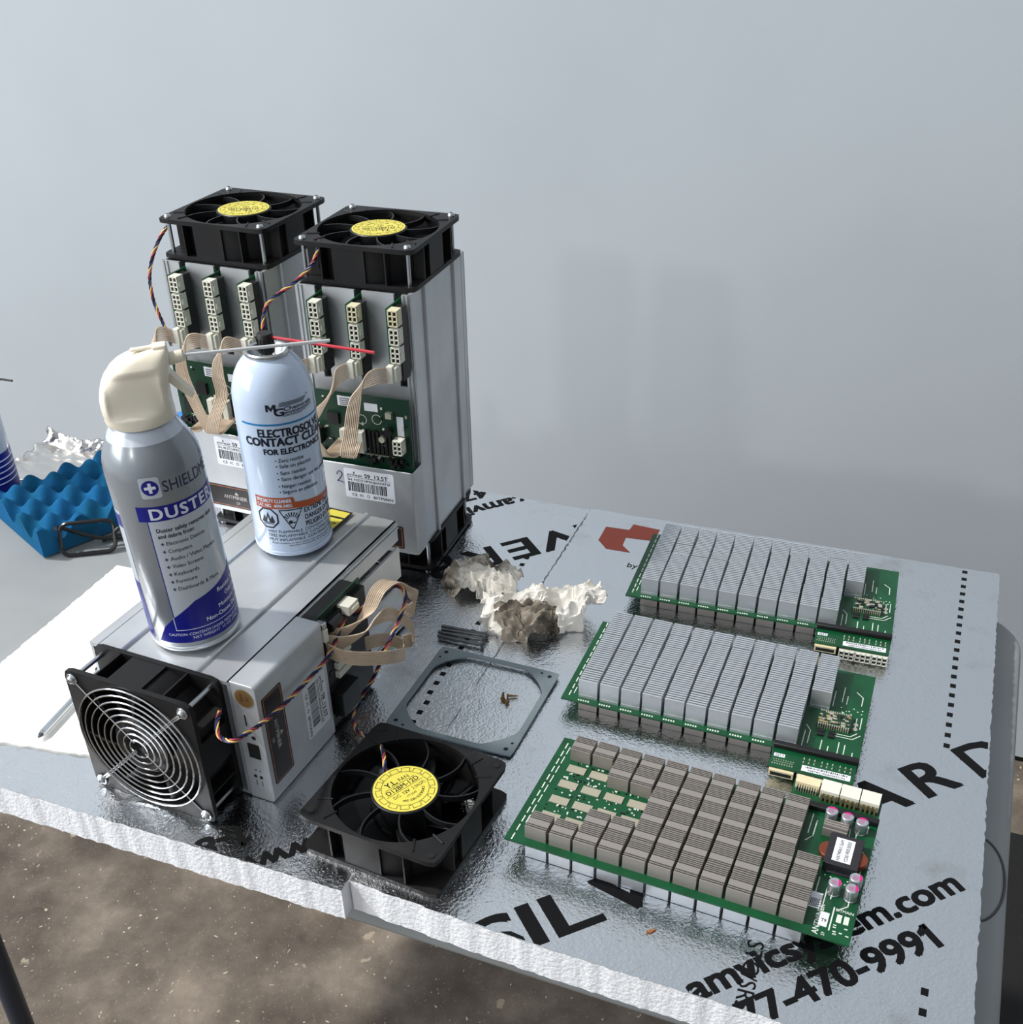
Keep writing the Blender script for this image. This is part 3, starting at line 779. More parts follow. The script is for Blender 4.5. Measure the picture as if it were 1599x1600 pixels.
def std_ribbon(i, x, mr):
    """ribbon from a board tab down to the control board (canonical frame)"""
    ya = YF - 33; yb = YF - 40
    ex = (-12, -3, 6)[i]
    if mr:
        pts = [(x - 1, ya + 1, 197), (x - 8, ya - 10, 199), (x - 22, ya - 16, 190), (x - 30, ya - 16, 168), (x - 36, ya - 17, 140), (x - 41, ya - 18, 121), (x - 43, ya - 10, 113), (x - 46, yb + 18, 121)]
        if i == 0: pts = [(x - 1, ya + 1, 197), (x - 5, ya - 10, 197), (x - 10, ya - 14, 186), (x - 12, ya - 15, 168), (x - 6, ya - 16, 145), (x + 6, ya - 18, 124), (x + 14, ya - 12, 113), (x + 22, yb + 18, 120)]
        if i == 1: pts = [(x - 1, ya + 1, 197), (x - 7, ya - 8, 194), (x - 16, ya - 15, 176), (x - 30, ya - 18, 158), (x - 40, ya - 18, 142), (x - 36, ya - 18, 124), (x - 24, ya - 14, 112), (x - 12, yb + 18, 120)]
    else:
        pts = {0: [(x - 1, ya + 1, 197), (x - 8, ya - 9, 203), (x - 16, ya - 14, 196), (x - 19, ya - 15, 170), (x - 16, ya - 16, 140), (x - 4, ya - 18, 115), (x + 10, ya - 14, 104), (x + 18, yb + 20, 110)],
               1: [(x - 1, ya + 1, 197), (x - 10, ya - 9, 201), (x - 22, ya - 14, 192), (x - 26, ya - 15, 168), (x - 17, ya - 17, 142), (x - 6, ya - 18, 116), (x - 2, ya - 12, 105), (x + 2, yb + 20, 112)],
               2: [(x - 1, ya + 1, 197), (x - 9, ya - 9, 203), (x - 19, ya - 14, 194), (x - 24, ya - 14, 172), (x - 23, ya - 15, 150), (x - 34, ya - 18, 126), (x - 42, ya - 14, 106), (x - 40, yb + 20, 112)]}[i]
    wd = [(0, 0, 1), (-.25, .1, 1), (.6, .1, .8), (1, .1, .3), (1, 0.05, 0.1), (1, 0, .05), (1, .1, 0), (1, 0, 0)]
    return ribbon(pts, wd, nw=8, pitch=1.85, r=0.74)
def end_details():
    """lower end of the controller case (faces the table when standing)"""
    m = MB(); z = -0.12
    f = lambda x, y: (x, y, z); f2 = lambda x, y: (x, y, z - 0.06)
    yc = YF - 11.5
    m.mi = 0; m.poly(circle(-46, yc, 8.6, 28), f); m.mi = 1; m.poly(circle(-46, yc, 7.3, 28), f2)
    m.mi = 2; n = 28
    m.txt('PASS', -46, yc + 1, 2.4, lambda x, y: (x, y, z - 0.1), 7, 0.01, 'c'); m.txt('QC', -46, yc - 4, 2.4, lambda x, y: (x, y, z - 0.1), 5, 0.01, 'c')
    m.rect(0, 15, yc - 5.5, yc + 5.5, f); m.rect(-29, -18, yc + 2, yc + 3.2, f); m.poly(circle(-7, yc - 2, 2, 14), f)
    for x, y in ((35, yc - 2), (35, yc + 3.5)): m.poly(circle(x, y, 1.6, 12), f)
    for x, y in ((28, yc + 2), (28, yc - 2)): m.poly(circle(x, y, 0.7, 8), f)
    for x in (39, 42): m.rect(x, x + 2.5, yc - 2.3, yc - 1.8, f); m.rect(x, x + 2.5, yc + 3.1, yc + 3.6, f)
    return m.done('port_panel', [mat('gold_sticker', '#6f6038', 0.45), mat('gold_sticker_centre', '#664b2c', 0.4), DARK], None, smooth=False)
def warn_label():
    m = MB(); X = -60.35
    m.T = None
    f = lambda a, b: (X - 0.0, b, a)     # a along the length, b across
    m.mi = 0; m.rect(186, 256, -24, 30, lambda a, b: (X, b, a))
    m.mi = 1; m.poly([(244, -22), (254, -22), (254, -1), (244, -1)], lambda a, b: (X - .08, b, a)); m.rect(190, 241, -22, -1, lambda a, b: (X - .08, b, a))
    m.mi = 0
    g = lambda a, b: (X - .14, b, a)
    for i in range(3):
        p0, p1 = [((233, -19)), ((233, -4)), ((222, -11.5))][i], [((233, -4)), ((222, -11.5)), ((233, -19))][i]
        d = Vector((p1[0] - p0[0], p1[1] - p0[1])).normalized(); nx, ny = -d.y * .5, d.x * .5
        m.poly([(p0[0] - nx, p0[1] - ny), (p1[0] - nx, p1[1] - ny), (p1[0] + nx, p1[1] + ny), (p0[0] + nx, p0[1] + ny)], g)
    m.rect(228, 231, -15, -8, g); m.rect(206, 211, -15, -9, g); m.poly([(200, -17), (205, -13), (203, -7), (198, -10)], g)
    m.mi = 2
    for k in range(8): m.rect(190, 190 + (60, 54, 62, 46, 58, 50, 61, 40)[k], 3 + 3.2 * k, 4.6 + 3.2 * k, g)
    return m.done('warning_label', [INK, YEL, WHITE], None, smooth=False)
def miner(name, label, Mx, sn, group, standing=True, mr=False):
    root = thing(name, label, 'mining unit', group=group, M=Mx)
    put(once('body', lambda: body_mesh(True)), root); put(once('case', case_mesh), root); put(once('plate', plate_label), root)
    barcode_label(sn).parent = root
    if 'cb' not in _fan: _fan['cb'] = control_board(); _fan['cb'].parent = root
    else: copy_tree(_fan['cb'], root)
    put(once('panel', end_details), root); put(once('warn', warn_label), root)
    lf = sub('fan', root, M=Matrix.Translation((0, 0, -.038)))
    fan_into(lf, 0.4, True, 'bottom')
    if standing:
        uf = sub('fan', root, M=Matrix.Translation((0, 0, ML_ * .001)))
        fan_into(uf, R_(205), False, 'top')
        for i, x in enumerate((-32.2, 7.0, 46.6)):
            board_tab(x, mr and i > 0).parent = root
            std_ribbon(i, x, mr).done('ribbon_cable', BEIGE, root)
    return root
def MX(x, y, z, a): return Matrix.Translation((x * .001, y * .001, z * .001)) @ Matrix.Rotation(R_(a), 4, 'Z')
MZ = 40.0
GRP = 'open aluminium mining units'
MLx = MX(-667, 975.6, MZ, -1.24); MRx = MX(-509.2, 958.5, MZ, 1.74)
rml = miner('mining_unit', 'standing metal unit at the back left, twisted fan wires hanging down its left side', MLx, 'SN: BLZT14PAGABAA0123', GRP)
rmr = miner('mining_unit', 'taller-looking standing metal unit directly behind the crumpled tissues, with a handwritten 2', MRx, 'SN: FXDZ14PAHJAAH4738', GRP, mr=True)
base = Matrix(((0, -1, 0, 0), (0, 0, 1, 0), (-1, 0, 0, 0), (0, 0, 0, 1)))
MHx = Matrix.Translation((-.5168, .5487, .0602)) @ Matrix.Rotation(R_(-3.22), 4, 'Z') @ base
rmh = miner('mining_unit', 'metal unit lying on its side, wire grille in front and two spray cans on top', MHx, 'SN: FXDZ14PAHJAAH5102', GRP, standing=False)
def loc_of(Mx, pts):
    s = Mx.inverted(); return [s @ (Vector(p) * .001) * 1000 for p in pts]
# handwritten mark on the right standing unit
m = MB(); f = [(-24, 80), (-23, 83), (-20.5, 84), (-18.5, 82), (-19, 79), (-22, 75), (-24, 72.5), (-21, 72.8), (-17, 71.5)]
m.tube([(x, YF - MP - 0.1, z) for x, z in [(p.x, p.y) for p in spline([Vector((a, b, 0)) for a, b in f], 5)]], 0.5, 6); m.done('handwritten_mark', mat('marker_ink', '#3a2f6e', 0.5), rmr)
# fan wires of the standing units
def wires_px(root, Mx, spec):
    twisted(dense(loc_of(Mx, spec), 1.5), 0.75, 21, 1.15).done('twisted_cable', WIRES, root)
lm = lambda px, py, y: MLx @ (Vector((0, 0, 0))) * 0 + aty(px, py, y)
wires_px(rml, MLx, [lm(262, 352, 935), lm(250, 372, 925), lm(239, 400, 915), lm(234, 430, 912), lm(238, 462, 910), lm(247, 488, 905), lm(258, 512, 900), lm(268, 540, 892)])
wires_px(rmr, MRx, [lm(500, 375, 905), lm(494, 398, 896), lm(486, 415, 890), lm(462, 440, 880), lm(437, 458, 870), lm(420, 472, 862), lm(412, 492, 858), lm(411, 520, 850), lm(414, 560, 850), lm(430, 600, 850)])
m = MB(); pp = loc_of(MRx, [lm(411, 515, 850), lm(412, 545, 850), lm(418, 580, 850)]); m.tube(pp, 2.6, 10); m.done('cable_sleeve', SLEEVE, rmr)

# lying unit: black board edge behind the case, sockets, loose ribbons, fan wires
m = MB(); m.box(-50, 56, YF - 20, YF - 15.6, MCL + 2, 166); m.done('board_stiffener', CHIP, rmh, smooth=False)
m = MB(); m.box(-56, -53, YF - 16, YF - 2, MCL + 4, MCL + 66); m.done('socket_row', CHIP, rmh)
m = MB(); m.box(-53, -44, YF - 28, YF - 16, 128, 143); m.box(-51, -46, YF - 30, YF - 28, 130, 141); m.done('fan_plug', WPLAS, rmh, bevel=0.4)
m = MB(); m.cyl((-45, YF - 21, 106), (-45, YF - 21, 122), 5, n=18); m.done('capacitor', mat('cap_black', '#1b1a1c', 0.25), rmh)
m = MB(); m.box(-56, -50, YF - 24, YF - 14, 94, 100); m.done('mount_tab', ZINC, rmh, bevel=1)
m = MB(); m.box(20, 45, YF - 30, YF - 20, 100, 128); m.done('data_socket', CHIP, rmh, bevel=0.5)
m = MB(); m.box(-50, -38, YF - 25, YF - 17, 94, 99); m.done('ribbon_plug', WPLAS, rmh, bevel=0.4)
def mhr(pts, wds, nw=11):
    inv = MHx.inverted(); P = [inv @ (Vector(p) * .001) * 1000 for p in pts]; W3 = [inv.to_3x3() @ Vector(w) for w in wds]
    return ribbon(P, W3, 8, 1.85, 0.74)
k8 = lambda x, y, d: atmh(480 + x / 8, 880 + y / 8, d)
up = Vector((0, 0, 1)); ou = MHN; al = Vector((-MHN.y, MHN.x, 0))
mhr([k8(250, 900, 18), k8(420, 880, 26), k8(620, 770, 34), k8(770, 590, 40), k8(890, 340, 44), k8(1060, 225, 48), k8(1230, 320, 52), k8(1360, 430, 54), k8(1310, 580, 50), k8(1220, 590, 46)],
    [up, up + ou * .3, up * .8 + ou * .6, ou + up * .3, ou, ou, ou + up * .4, ou * .4 + up, up, up]).done('ribbon_cable', BEIGE, rmh)
mhr([k8(240, 980, 20), k8(450, 990, 30), k8(680, 900, 40), k8(830, 740, 46), k8(1000, 640, 52), k8(1180, 680, 60), k8(1320, 820, 64), k8(1310, 950, 58), k8(1200, 980, 48)],
    [up, up + ou * .3, up * .7 + ou * .6, ou * .5 + up, up, up, up, up, up]).done('ribbon_cable', BEIGE, rmh)
mhr([k8(240, 1080, 20), k8(400, 1150, 34), k8(600, 1190, 48), k8(850, 1190, 60), k8(1080, 1170, 66), k8(1210, 1130, 62), k8(1180, 1020, 48), k8(1040, 960, 38), k8(880, 965, 34), k8(730, 1010, 30)],
    [up, up * .9 + ou * .4, up, up, up, up, up, up, up, up]).done('ribbon_cable', BEIGE, rmh)
wires_px(rmh, MHx, [atmh(344, 1112, 2), atmh(339, 1130, 8), atmh(343, 1150, 14), atmh(360, 1158, 30), atmh(380, 1150, 34), atmh(420, 1122, 31), atmh(455, 1090, 29), atmh(490, 1053, 28), atmh(507, 1034, 28), atmh(520, 1012, 27), atmh(535, 975, 25), atmh(546, 950, 20), atmh(550, 944, 18)])
# ------------------------------------------------------------------ circuit boards with heatsinks
BL, BW = 257.0, 124.0
def big_fin():
    m = MB()
    L = 18.4; m.box(0, 17, 0, L, 0, 3)
    for k in range(6): m.box(0, 17, k * 3.1 + 0.2, k * 3.1 + 1.9, 3, 19.3)
    return m.done('heatsink', ALU2, None, smooth=False)
GREYFIN = mat('grey_fin', '#98928d', 0.45, 0.45)
def small_fin():
    m = MB(); m.box(0, 17, 0.3, 17.9, 0, 2.4)
    for y0, y1 in ((0.3, 1.2), (2.5, 3.2), (4.4, 10.2), (11.5, 12.2), (13.3, 14.0), (15.1, 15.8), (17.0, 17.9)): m.box(0, 17, y0, y1, 2.4, 12.2)
    return m.done('heatsink', GREYFIN, None, smooth=False)
def tab_outline(flip):
    if not flip: return [(0, 0), (188, 0), (188, -24), (256, -24), (256, 0), (BL, 0), (BL, BW), (0, BW)]
    return [(0, 0), (BL, 0), (BL, BW), (256, BW), (256, BW + 24), (188, BW + 24), (188, BW), (0, BW)]
def traces(m, rg, flip):
    Z = 1.68; f = lambda x, y: (x, y, Z)
    m.mi = 1
    Y = (lambda y: BW - y) if flip else (lambda y: y)
    def r(x0, x1, y0, y1): a, b = sorted((Y(y0), Y(y1))); m.rect(x0, x1, a, b, f)
    for k in range(12): r(5, 6, 6 + 10 * k, 13 + 10 * k); 
    for k in range(8): r(8.5, 9.3, 10 + 12 * k, 19 + 12 * k)
    for k in range(10):   # silkscreen reference marks along the front edge
        for j in range(5): r(15 + 19.3 * k + 2.2 * j, 16.3 + 19.3 * k + 2.2 * j, 1.6, 3.6)
    for x, y0, y1 in ((233, 78, 100), (237, 76, 88), (226, 70, 92), (248, 46, 60), (252, 46, 62), (224, 8, 22), (230, 6, 16), (238, 8, 24), (243, 8, 22), (250, 6, 14), (209, 8, 30), (213, 14, 32)): r(x, x + 0.8, y0, y1)
    for a, b in (((232, 34), (246, 34)), ((246, 34), (251, 40)), ((234, 31), (248, 31)), ((248, 31), (254, 38)), ((244, 96), (250, 90)), ((250, 90), (250, 78)), ((213, 32), (209, 38))):
        d = (Vector(b) - Vector(a)).normalized() * 0.4; n_ = Vector((-d.y, d.x)); m.poly([(p.x, Y(p.y)) for p in (Vector(a) - n_, Vector(b) - n_, Vector(b) + n_, Vector(a) + n_)], f)
    for k in range(16): m.poly(circle(rg.uniform(222, 253), Y(rg.uniform(60, 72)), 0.7, 8), f)
def board(name, label, x, y, zb, a, flip, group, seed):
    rg = random.Random(seed)
    root = thing(name, label, 'circuit board', (x, y, zb - 1.6), R_(a), group)
    m = MB(); m.prism(tab_outline(flip), 0, 1.6); traces(m, rg, flip)
    m.done('circuit_board', [PCB, SILK], root, smooth=False)
    U = [14.2 + 19.3 * k for k in range(11)]
    up_, dn_ = ('big', 'small') if not flip else ('small', 'big')
    for c in range(11):
        for r in range(6):
            if c == 10 and ((r < 3) != flip): continue
            if flip and ((c < 2 and 0 < r < 5) or (2 <= c < 4 and 1 < r < 4)): continue
            v = 6.3 + 18.75 * r
            h = put(once(up_, big_fin if up_ == 'big' else small_fin), root, (U[c] - 0.0, v, 1.6))
            h.location += Vector((rg.uniform(-.25, .25), rg.uniform(-.12, .12), 0)) * .001; h.rotation_euler = (0, 0, rg.uniform(-.008, .008)); h.scale = (1, 1, rg.uniform(.985, 1.015))
            if r == 0 or c == 0:
                g = once(dn_, big_fin if dn_ == 'big' else small_fin); put(g, root, (U[c], v + 18.2, -0.02)); g.rotation_euler = (pi, 0, 0)
    fx = 1.6
    if not flip:
        # rubber strip, tab with power and data connectors below, label
        m = MB(); m.box(187, 257, -1.0, 4.6, 1.6, 6.2); m.done('rubber_strip', SLEEVE, root, bevel=0.8)
        m = MB(); m.box(187, 257, -1.0, 4.6, -7, 0); m.done('rubber_strip', SLEEVE, root, bevel=0.8)
        for k in range(3):
            m = MB(); m.T = Matrix.Rotation(pi / 2, 4, 'Z') @ Matrix.Identity(4)
            m.T = Matrix(((0, 0, 1, 0), (0, 1, 0, 0), (-1, 0, 0, 0), (0, 0, 0, 1)))
            # socket local x -> down, local z -> along the board
            pcie(m, 5.6, -16.5, 211.5 + 14.9 * k, 0, 3, 9.4, 4.5, 11); m.done('power_connector', [WPLAS, DARK], root, smooth=False)
        m = MB(); m.box(189, 209, -27, -17, -6, 0); m.mi = 1; m.rect(190.5, 207.5, -5, -1.5, lambda p, q: (p, -27.05, q)); m.done('data_socket', [mat('ivory_socket', '#d8cba8', 0.5), DARK], root, smooth=False)
        m = MB(); m.box(214, 253, -21.5, -14.5, 1.62, 1.8)
        m.mi = 1
        p_ = 217
        while p_ < 250: w_ = rg.choice((.4, .7, 1.1)); m.rect(p_, p_ + w_, -17.4, -15.4, lambda p, q: (p, q, 1.86)); p_ += w_ + rg.choice((.4, .6, .9))
        m.txt('A0B74FC1ED0C2E7719A', 219, -20.7, 1.9, lambda p, q: (p, q, 1.86), 30, 0.005)
        m.done('barcode_label', [WHITE, INK], root, smooth=False)
        m = MB()
        for j in range(3):
            for k in range(2):
                for i in range(3): m.lathe([(0.9, 0), (0.3, 1.4), (0.01, 1.5)], 8, (214.5 + j * 14.5 + i * 4.3, -6.5 - k * 4.5, 1.62))
        for i in range(9): m.box(190 + 2 * i, 190.9 + 2 * i, -20.6, -19.2, 1.6, 1.9); m.box(190.4 + 2 * i, 191.2 + 2 * i, -15, -14, 1.6, 1.9); m.box(191.2 + 1.8 * i, 192.2 + 1.8 * i, -17.4, -16.6, 1.6, 1.9)
        m.mi = 1; m.box(190, 199, -11, -7, 1.61, 1.75); m.mi = 2; m.txt('Q11', 191.2, -10.2, 2.4, lambda p, q: (p, q, 1.82), 6.4, 0.01)
        m.done('solder_joint', [SOLD, WHITE, INK], root, smooth=False)['kind'] = 'stuff'
        # voltage module
        m = MB(); m.box(217, 245, 38, 57, 4.5, 5.9); m.mi = 1
        for i in range(14): m.box(218 + 1.9 * i, 219.1 + 1.9 * i, 37.6, 39.4, 1.6, 6.1); m.box(218 + 1.9 * i, 219.1 + 1.9 * i, 55.6, 57.4, 1.6, 6.1)
        for i in range(46):
            m.mi = rg.choice((1, 1, 2, 3)); xx, yy = rg.uniform(219, 243), rg.uniform(40, 55); s = rg.uniform(.5, 2.0); m.box(xx - s, xx + s, yy - s * .6, yy + s * .6, 5.9, 5.9 + rg.uniform(.4, 1.1))
        m.done('voltage_module', [PCBD, SOLD, CHIP, mat('tan_part', '#9a8a66', 0.5)], root, smooth=False)
        for xx, yy in ((222, 33), (231, 33), (222, 28.5), (231, 28.5)):
            m = MB(); m.box(xx - 2.8, xx + 2.8, yy - 1.9, yy + 1.9, 1.6, 3); m.done('small_chip', CHIP, root, smooth=False)
        for xx, yy in ((248.5, 45), (248.5, 51)):
            m = MB(); m.lathe([(2.2, 0), (2.2, .3), (1.1, .5), (0.01, .5)], 14, (xx, yy, 1.6)); m.done('solder_pad', SOLD, root)
    else:
        m = MB(); m.box(187, 257, BW - 4.6, BW + 1.0, 1.6, 6.2); m.done('rubber_strip', SLEEVE, root, bevel=0.8)
        for k in range(3):
            m = MB(); x0 = 209.5 + 15.2 * k
            m.box(x0, x0 + 14.4, BW + 11, BW + 23, 1.6, 11.2); m.mi = 1
            for i in range(4): m.box(x0 + 1 + 3.4 * i, x0 + 2.6 + 3.4 * i, BW + 7.5, BW + 11, 1.6, 8.5)
            m.mi = 0; m.box(x0, x0 + 14.4, BW + 9.5, BW + 11, 8.3, 11.2)
            m.done('power_connector', [WPLAS, mat('pin_metal', '#8d8258', 0.4, 0.4)], root, smooth=False)  # second material: dull brassy colour of the pins themselves
        m = MB(); m.box(189.5, 208, BW + 15.5, BW + 24.5, 1.6, 8); m.mi = 1
        for i in range(9): m.box(190.6 + 1.9 * i, 191.5 + 1.9 * i, BW + 11.5, BW + 15.5, 1.6, 6)
        m.done('data_socket', [mat('ivory_socket', '#d8cba8', 0.5), SOLD], root, smooth=False)
        # capacitors
        for xx, yy in ((222.5, 113), (234.5, 111.5), (245.5, 110), (238, 43), (250, 42), (251, 53)):
            m = MB(); m.lathe([(4.5, 0), (4.6, 0.6), (4.2, 1.2), (4.6, 1.9), (4.6, 10.6), (4.1, 11.1), (0.01, 11.1)], 26, (xx, yy, 1.6))
            m.mi = 1; top_cap = yy > 80
            a0 = (pi / 2 if top_cap else 0.1)
            seg = [(xx + 4.1 * cos(a0 + d), yy + 4.1 * sin(a0 + d)) for d in [(-1.05 + 2.1 * i / 10) for i in range(11)]]
            m.poly(seg, lambda p, q: (p, q, 12.78))
            m.mi = 2
            for j in range(3): m.rect(xx - 2.4, xx + 1.4, yy - 2.2 + 1.3 * j, yy - 1.7 + 1.3 * j, lambda p, q: (p, q, 12.76))
            m.done('capacitor', [mat('capacitor_can', '#c9cbd2', 0.3, 0.8), mat('capacitor_stripe', '#c4257a', 0.4), mat('capacitor_print', '#b0447f', 0.4)], root)
        # inductor with label, small heatsink on the power stage
        m = MB(); m.box(226, 250.5, 62, 94, 1.6, 9.5); m.box(229, 246, 60, 70, 1.6, 3); m.mi = 1; m.lathe([(7, 0), (8.2, 2), (8.2, 6), (0.01, 6)], 20, (228.5, 78, 1.6)); m.lathe([(7, 0), (8.2, 2), (8.2, 6), (0.01, 6)], 20, (248, 76, 1.6))
        m.done('inductor', [mat('ferrite', '#26242a', 0.5), mat('copper_winding', '#7c3f2c', 0.4, 0.4)], root, bevel=0.4)
        m = MB(); m.box(231, 244.5, 66, 90, 9.6, 9.8); m.mi = 1
        m.txt('HX740A/1.5uH', 0, 0, 2.6, lambda p, q: (236.5 - q, 67 + p, 9.86), 21, 0.006); m.txt('Y2301R053050', 0, 0, 2.6, lambda p, q: (242.0 - q, 67 + p, 9.86), 21, 0.006)
        m.done('inductor_label', [WHITE, INK], root, smooth=False)
        m = MB(); m.box(219, 237, 96, 107, 1.6, 3)
        for k in range(5): m.box(219, 237, 96 + 2.3 * k, 97.6 + 2.3 * k, 3, 9 + (2 if k in (1, 2) else 0))
        m.done('heatsink', GREYFIN, root, smooth=False)
        # exposed chips where heatsinks are missing
        m = MB()
        for c in range(4):
            for r in range(6):
                if (c < 2 and 0 < r < 5) or (2 <= c < 4 and 1 < r < 4):
                    u, v = U[c], 6.3 + 18.75 * r; m.mi = 0; m.box(u + 2.0, u + 17.0, v + 5, v + 13, 1.6, 2.3)
                    for j in range(9): m.mi = rg.choice((1, 1, 2)); xx = u + rg.uniform(0, 17); yy = v + rg.choice((rg.uniform(0, 3.6), rg.uniform(14.2, 17.5))); m.box(xx, xx + rg.uniform(.8, 2.2), yy, yy + rg.uniform(.6, 1.4), 1.6, 2.3)
        m.done('bare_chip', [mat('thermal_pad', '#a9a493', 0.6, 0.3, bump=(900, 0.5, 0.0006)), SILK, CHIP], root, smooth=False)
        m = MB(); m.mi = 0; m.box(223.5, 232, 24, 39, 1.62, 1.78); m.box(233.5, 239.5, 10, 23, 1.62, 1.78); m.mi = 1
        for k in range(6): m.rect(224.5 + 1.1 * k, 225.1 + 1.1 * k, 25, 33, lambda p, q: (p, q, 1.84))
        m.txt('T9', 234.8, 14, 2.8, lambda p, q: (p, q, 1.84), 3.6, 0.01)
        m.done('paper_label', [WHITE, INK], root, smooth=False)
        m = MB(); m.txt('ANTMINER', 0, 0, 4.2, lambda p, q: (235 - q, 1.5 + p, 1.7), 28, 0.012)
        m.txt('S9', 0, 0, 2.4, lambda p, q: (239.5 - q, 2 + p, 1.7)); m.rect(241, 242, 8, 30, lambda p, q: (p, q, 1.7))
        m.txt('BITMAIN', 0, 0, 2.4, lambda p, q: (243 + p, 27 + q, 1.7), 12, 0.006)
        for k in range(2): m.rect(244.5 + 5 * k, 248 + 5 * k, 17, 24.5, lambda p, q: (p, q, 1.72))
        for k in range(8): xx, yy = rg.uniform(243, 253), rg.uniform(4, 14); m.rect(xx, xx + 2.2, yy, yy + 1.0, lambda p, q: (p, q, 1.7))
        m.done('board_print', SILK, root, smooth=False)
    return root
BG = 'green circuit boards covered in heatsinks'
board('hash_board', 'green circuit board with silver heatsink columns, farthest back by the red foil logo', -239.9, 909.5, 14.0, 2.24, False, BG, 1)
board('hash_board', 'green circuit board with silver heatsink columns in the middle of the three', -247.8, 734.3, 14.0, -0.16, False, BG, 2)
board('hash_board', 'green circuit board in front with small dark heatsinks, bare pads and pink-striped capacitors', -231.0, 553.7, 21.15, -2.81, True, BG, 3)
# ------------------------------------------------------------------ spray cans
TOPZ = 122.4
def can_matrix(C, lean=0.0, spin=0.0):
    f = Vector((-C[0], -C[1], 0)).normalized(); r = Vector((-f.y, f.x, 0))      # f towards the camera, r to its right
    M = Matrix(((r.x, -f.x, 0, C[0] * .001), (r.y, -f.y, 0, C[1] * .001), (0, 0, 1, C[2] * .001), (0, 0, 0, 1)))
    return M @ Matrix.Rotation(-lean, 4, 'Y') @ Matrix.Rotation(spin, 4, 'Z')
def cylfn(R, d=0.12):
    q = R + d
    return lambda s, h: (q * sin(s / R), -q * cos(s / R), h)
NAVY = mat('navy_print', '#131b84', 0.3); INKC = mat('can_ink', '#14161f', 0.35); DKB = mat('deep_blue_text', '#252a55', 0.35)
def duster(name, label, M, full=True, group=None):
    R = 35.2
    root = thing(name, label, 'spray can', M=M, group=group)
    GREY = mat('duster_grey', '#8f969d', 0.25, 0.35, coat=0.5)
    LG = mat('duster_light', '#c3ccd8', 0.25, 0.15, coat=0.5); RIM = mat('can_rim', '#d7dce2', 0.22, 0.6)
    m = MB(); m.lathe([(31, 1.5), (32.5, 0), (34.6, 0.3), (35.6, 2.2), (35.3, 4.0), (34.6, 4.6)], 64); m.lathe([(0.01, 2.5), (31, 1.5)], 64)
    m.done('base_rim', RIM, root)
    sh = [(35.2, 150), (34.6, 156.5), (32.8, 163), (30.2, 169), (27.6, 174)]
    m = MB(); m.lathe([(34.6, 4.4), (35.2, 5.4)] + sh, 72); m.done('body', GREY, root)
    m = MB(); m.lathe([(27.8, 173.4), (25.6, 177.5), (22.6, 182.5), (20, 185.5)], 64); m.done('collar', LG, root)
    f1, f2, f3 = cylfn(R, .1), cylfn(R, .17), cylfn(R, .24); st = 2.2
    m = MB()
    m.mi = 0  # light text panel
    m.poly([(-14.2, 118.5), (52, 118.5), (52, 60), (43.2, 56.5), (25.2, 51.2), (4.2, 45.6), (-13.9, 33)], f1, st)
    m.poly(rrect(-13.3, 1.2, 136.8, 153.6, 2), f1, st)
    m.mi = 1
    sw = [(-32.6, 8.8), (-24, 23.5), (-13.9, 33), (4.2, 45.6), (25.2, 51.2), (43.2, 56.5), (52, 60), (52, 8.8)]
    m.poly(sw, f2, st)
    m.rect(-20.5, 52, 118, 130.2, f2, st)
    m.poly(circle(-6.05, 145.2, 6.0, 30), f2, st)
    m.rect(-14.6, -13.9, 33, 118, f2)
    m.mi = 2
    m.rect(-7.2, -4.9, 141.2, 149.2, f3, 1); m.rect(-10.05, -7.2, 144.05, 146.35, f3, 1); m.rect(-4.9, -2.05, 144.05, 146.35, f3, 1)
    m.txt('DUSTER', -11, 119.6, 8.6, f3, 55, 0.03, step=st, gap=1.15)
    for s, x, y, w in (('Residue Free', 24, 44.3, 28), ('Odorless', 31, 37.6, 20), ('Moisture Free', 22, 31, 31), ('Non-Ozone Depleting', 9.7, 24.4, 46)): m.txt(s, x, y, 3.5, f3, w, 0.015, step=st)
    m.txt('CAUTION: CONTENTS UNDER PRESSURE READ BACK PANEL', -22, 15.6, 2.3, f3, 88, 0.0, step=st); m.txt('NET WEIGHT  12 OZ  (340g)', -3.5, 12.0, 2.3, f3, 45, 0, step=st)
    m.rect(-15, 52, 20.7, 21.2, f3, st); m.rect(-15, -14.5, 21, 33, f3)
    m.mi = 3
    m.txt('SHIELDME', 2.6, 140.4, 8.6, f2, 46, 0.0, step=st)
    m.mi = 4
    m.txt('Duster safely removes dust', -9.6, 108.6, 3.2, f2, 47, 0.02, step=st); m.txt('and debris from:', -9.6, 103.6, 3.2, f2, 27, 0.02, step=st)
    for k, (s, w) in enumerate((('Electronic Devices', 30.5), ('Computers', 17.5), ('Audio / Video Players', 38), ('Video Screens', 24), ('Keyboards', 18.5), ('Furniture', 15.5), ('Dashboards & More', 34))):
        y = 97.4 - 6.65 * k; m.txt(s, -5.0, y, 3.1, f2, w, 0.004, step=st)
        m.mi = 3; m.rect(-9.1, -6.5, y + 0.95, y + 1.75, f2); m.rect(-8.2, -7.4, y, y + 2.7, f2); m.mi = 4
    # second panel round the left side
    m.mi = 0; m.rect(-110, -39.5, 8, 122, f1, st); m.mi = 1; m.rect(-110, -39.8, 8, 60, f2, st); m.rect(-110, -40, 108, 119, f2, st)
    m.mi = 2
    for k in range(5): m.rect(-100, -58 - 5 * (k % 2), 50 - 7 * k, 51.5 - 7 * k, f3, st)
    m.done('label_print', [LG, NAVY, mat('white_print', '#dfe5f2', 0.35), DKB, INKC], root, smooth=False)
    # trigger cap: lofted between horizontal slices; +x is the way the nozzle points
    m = MB()
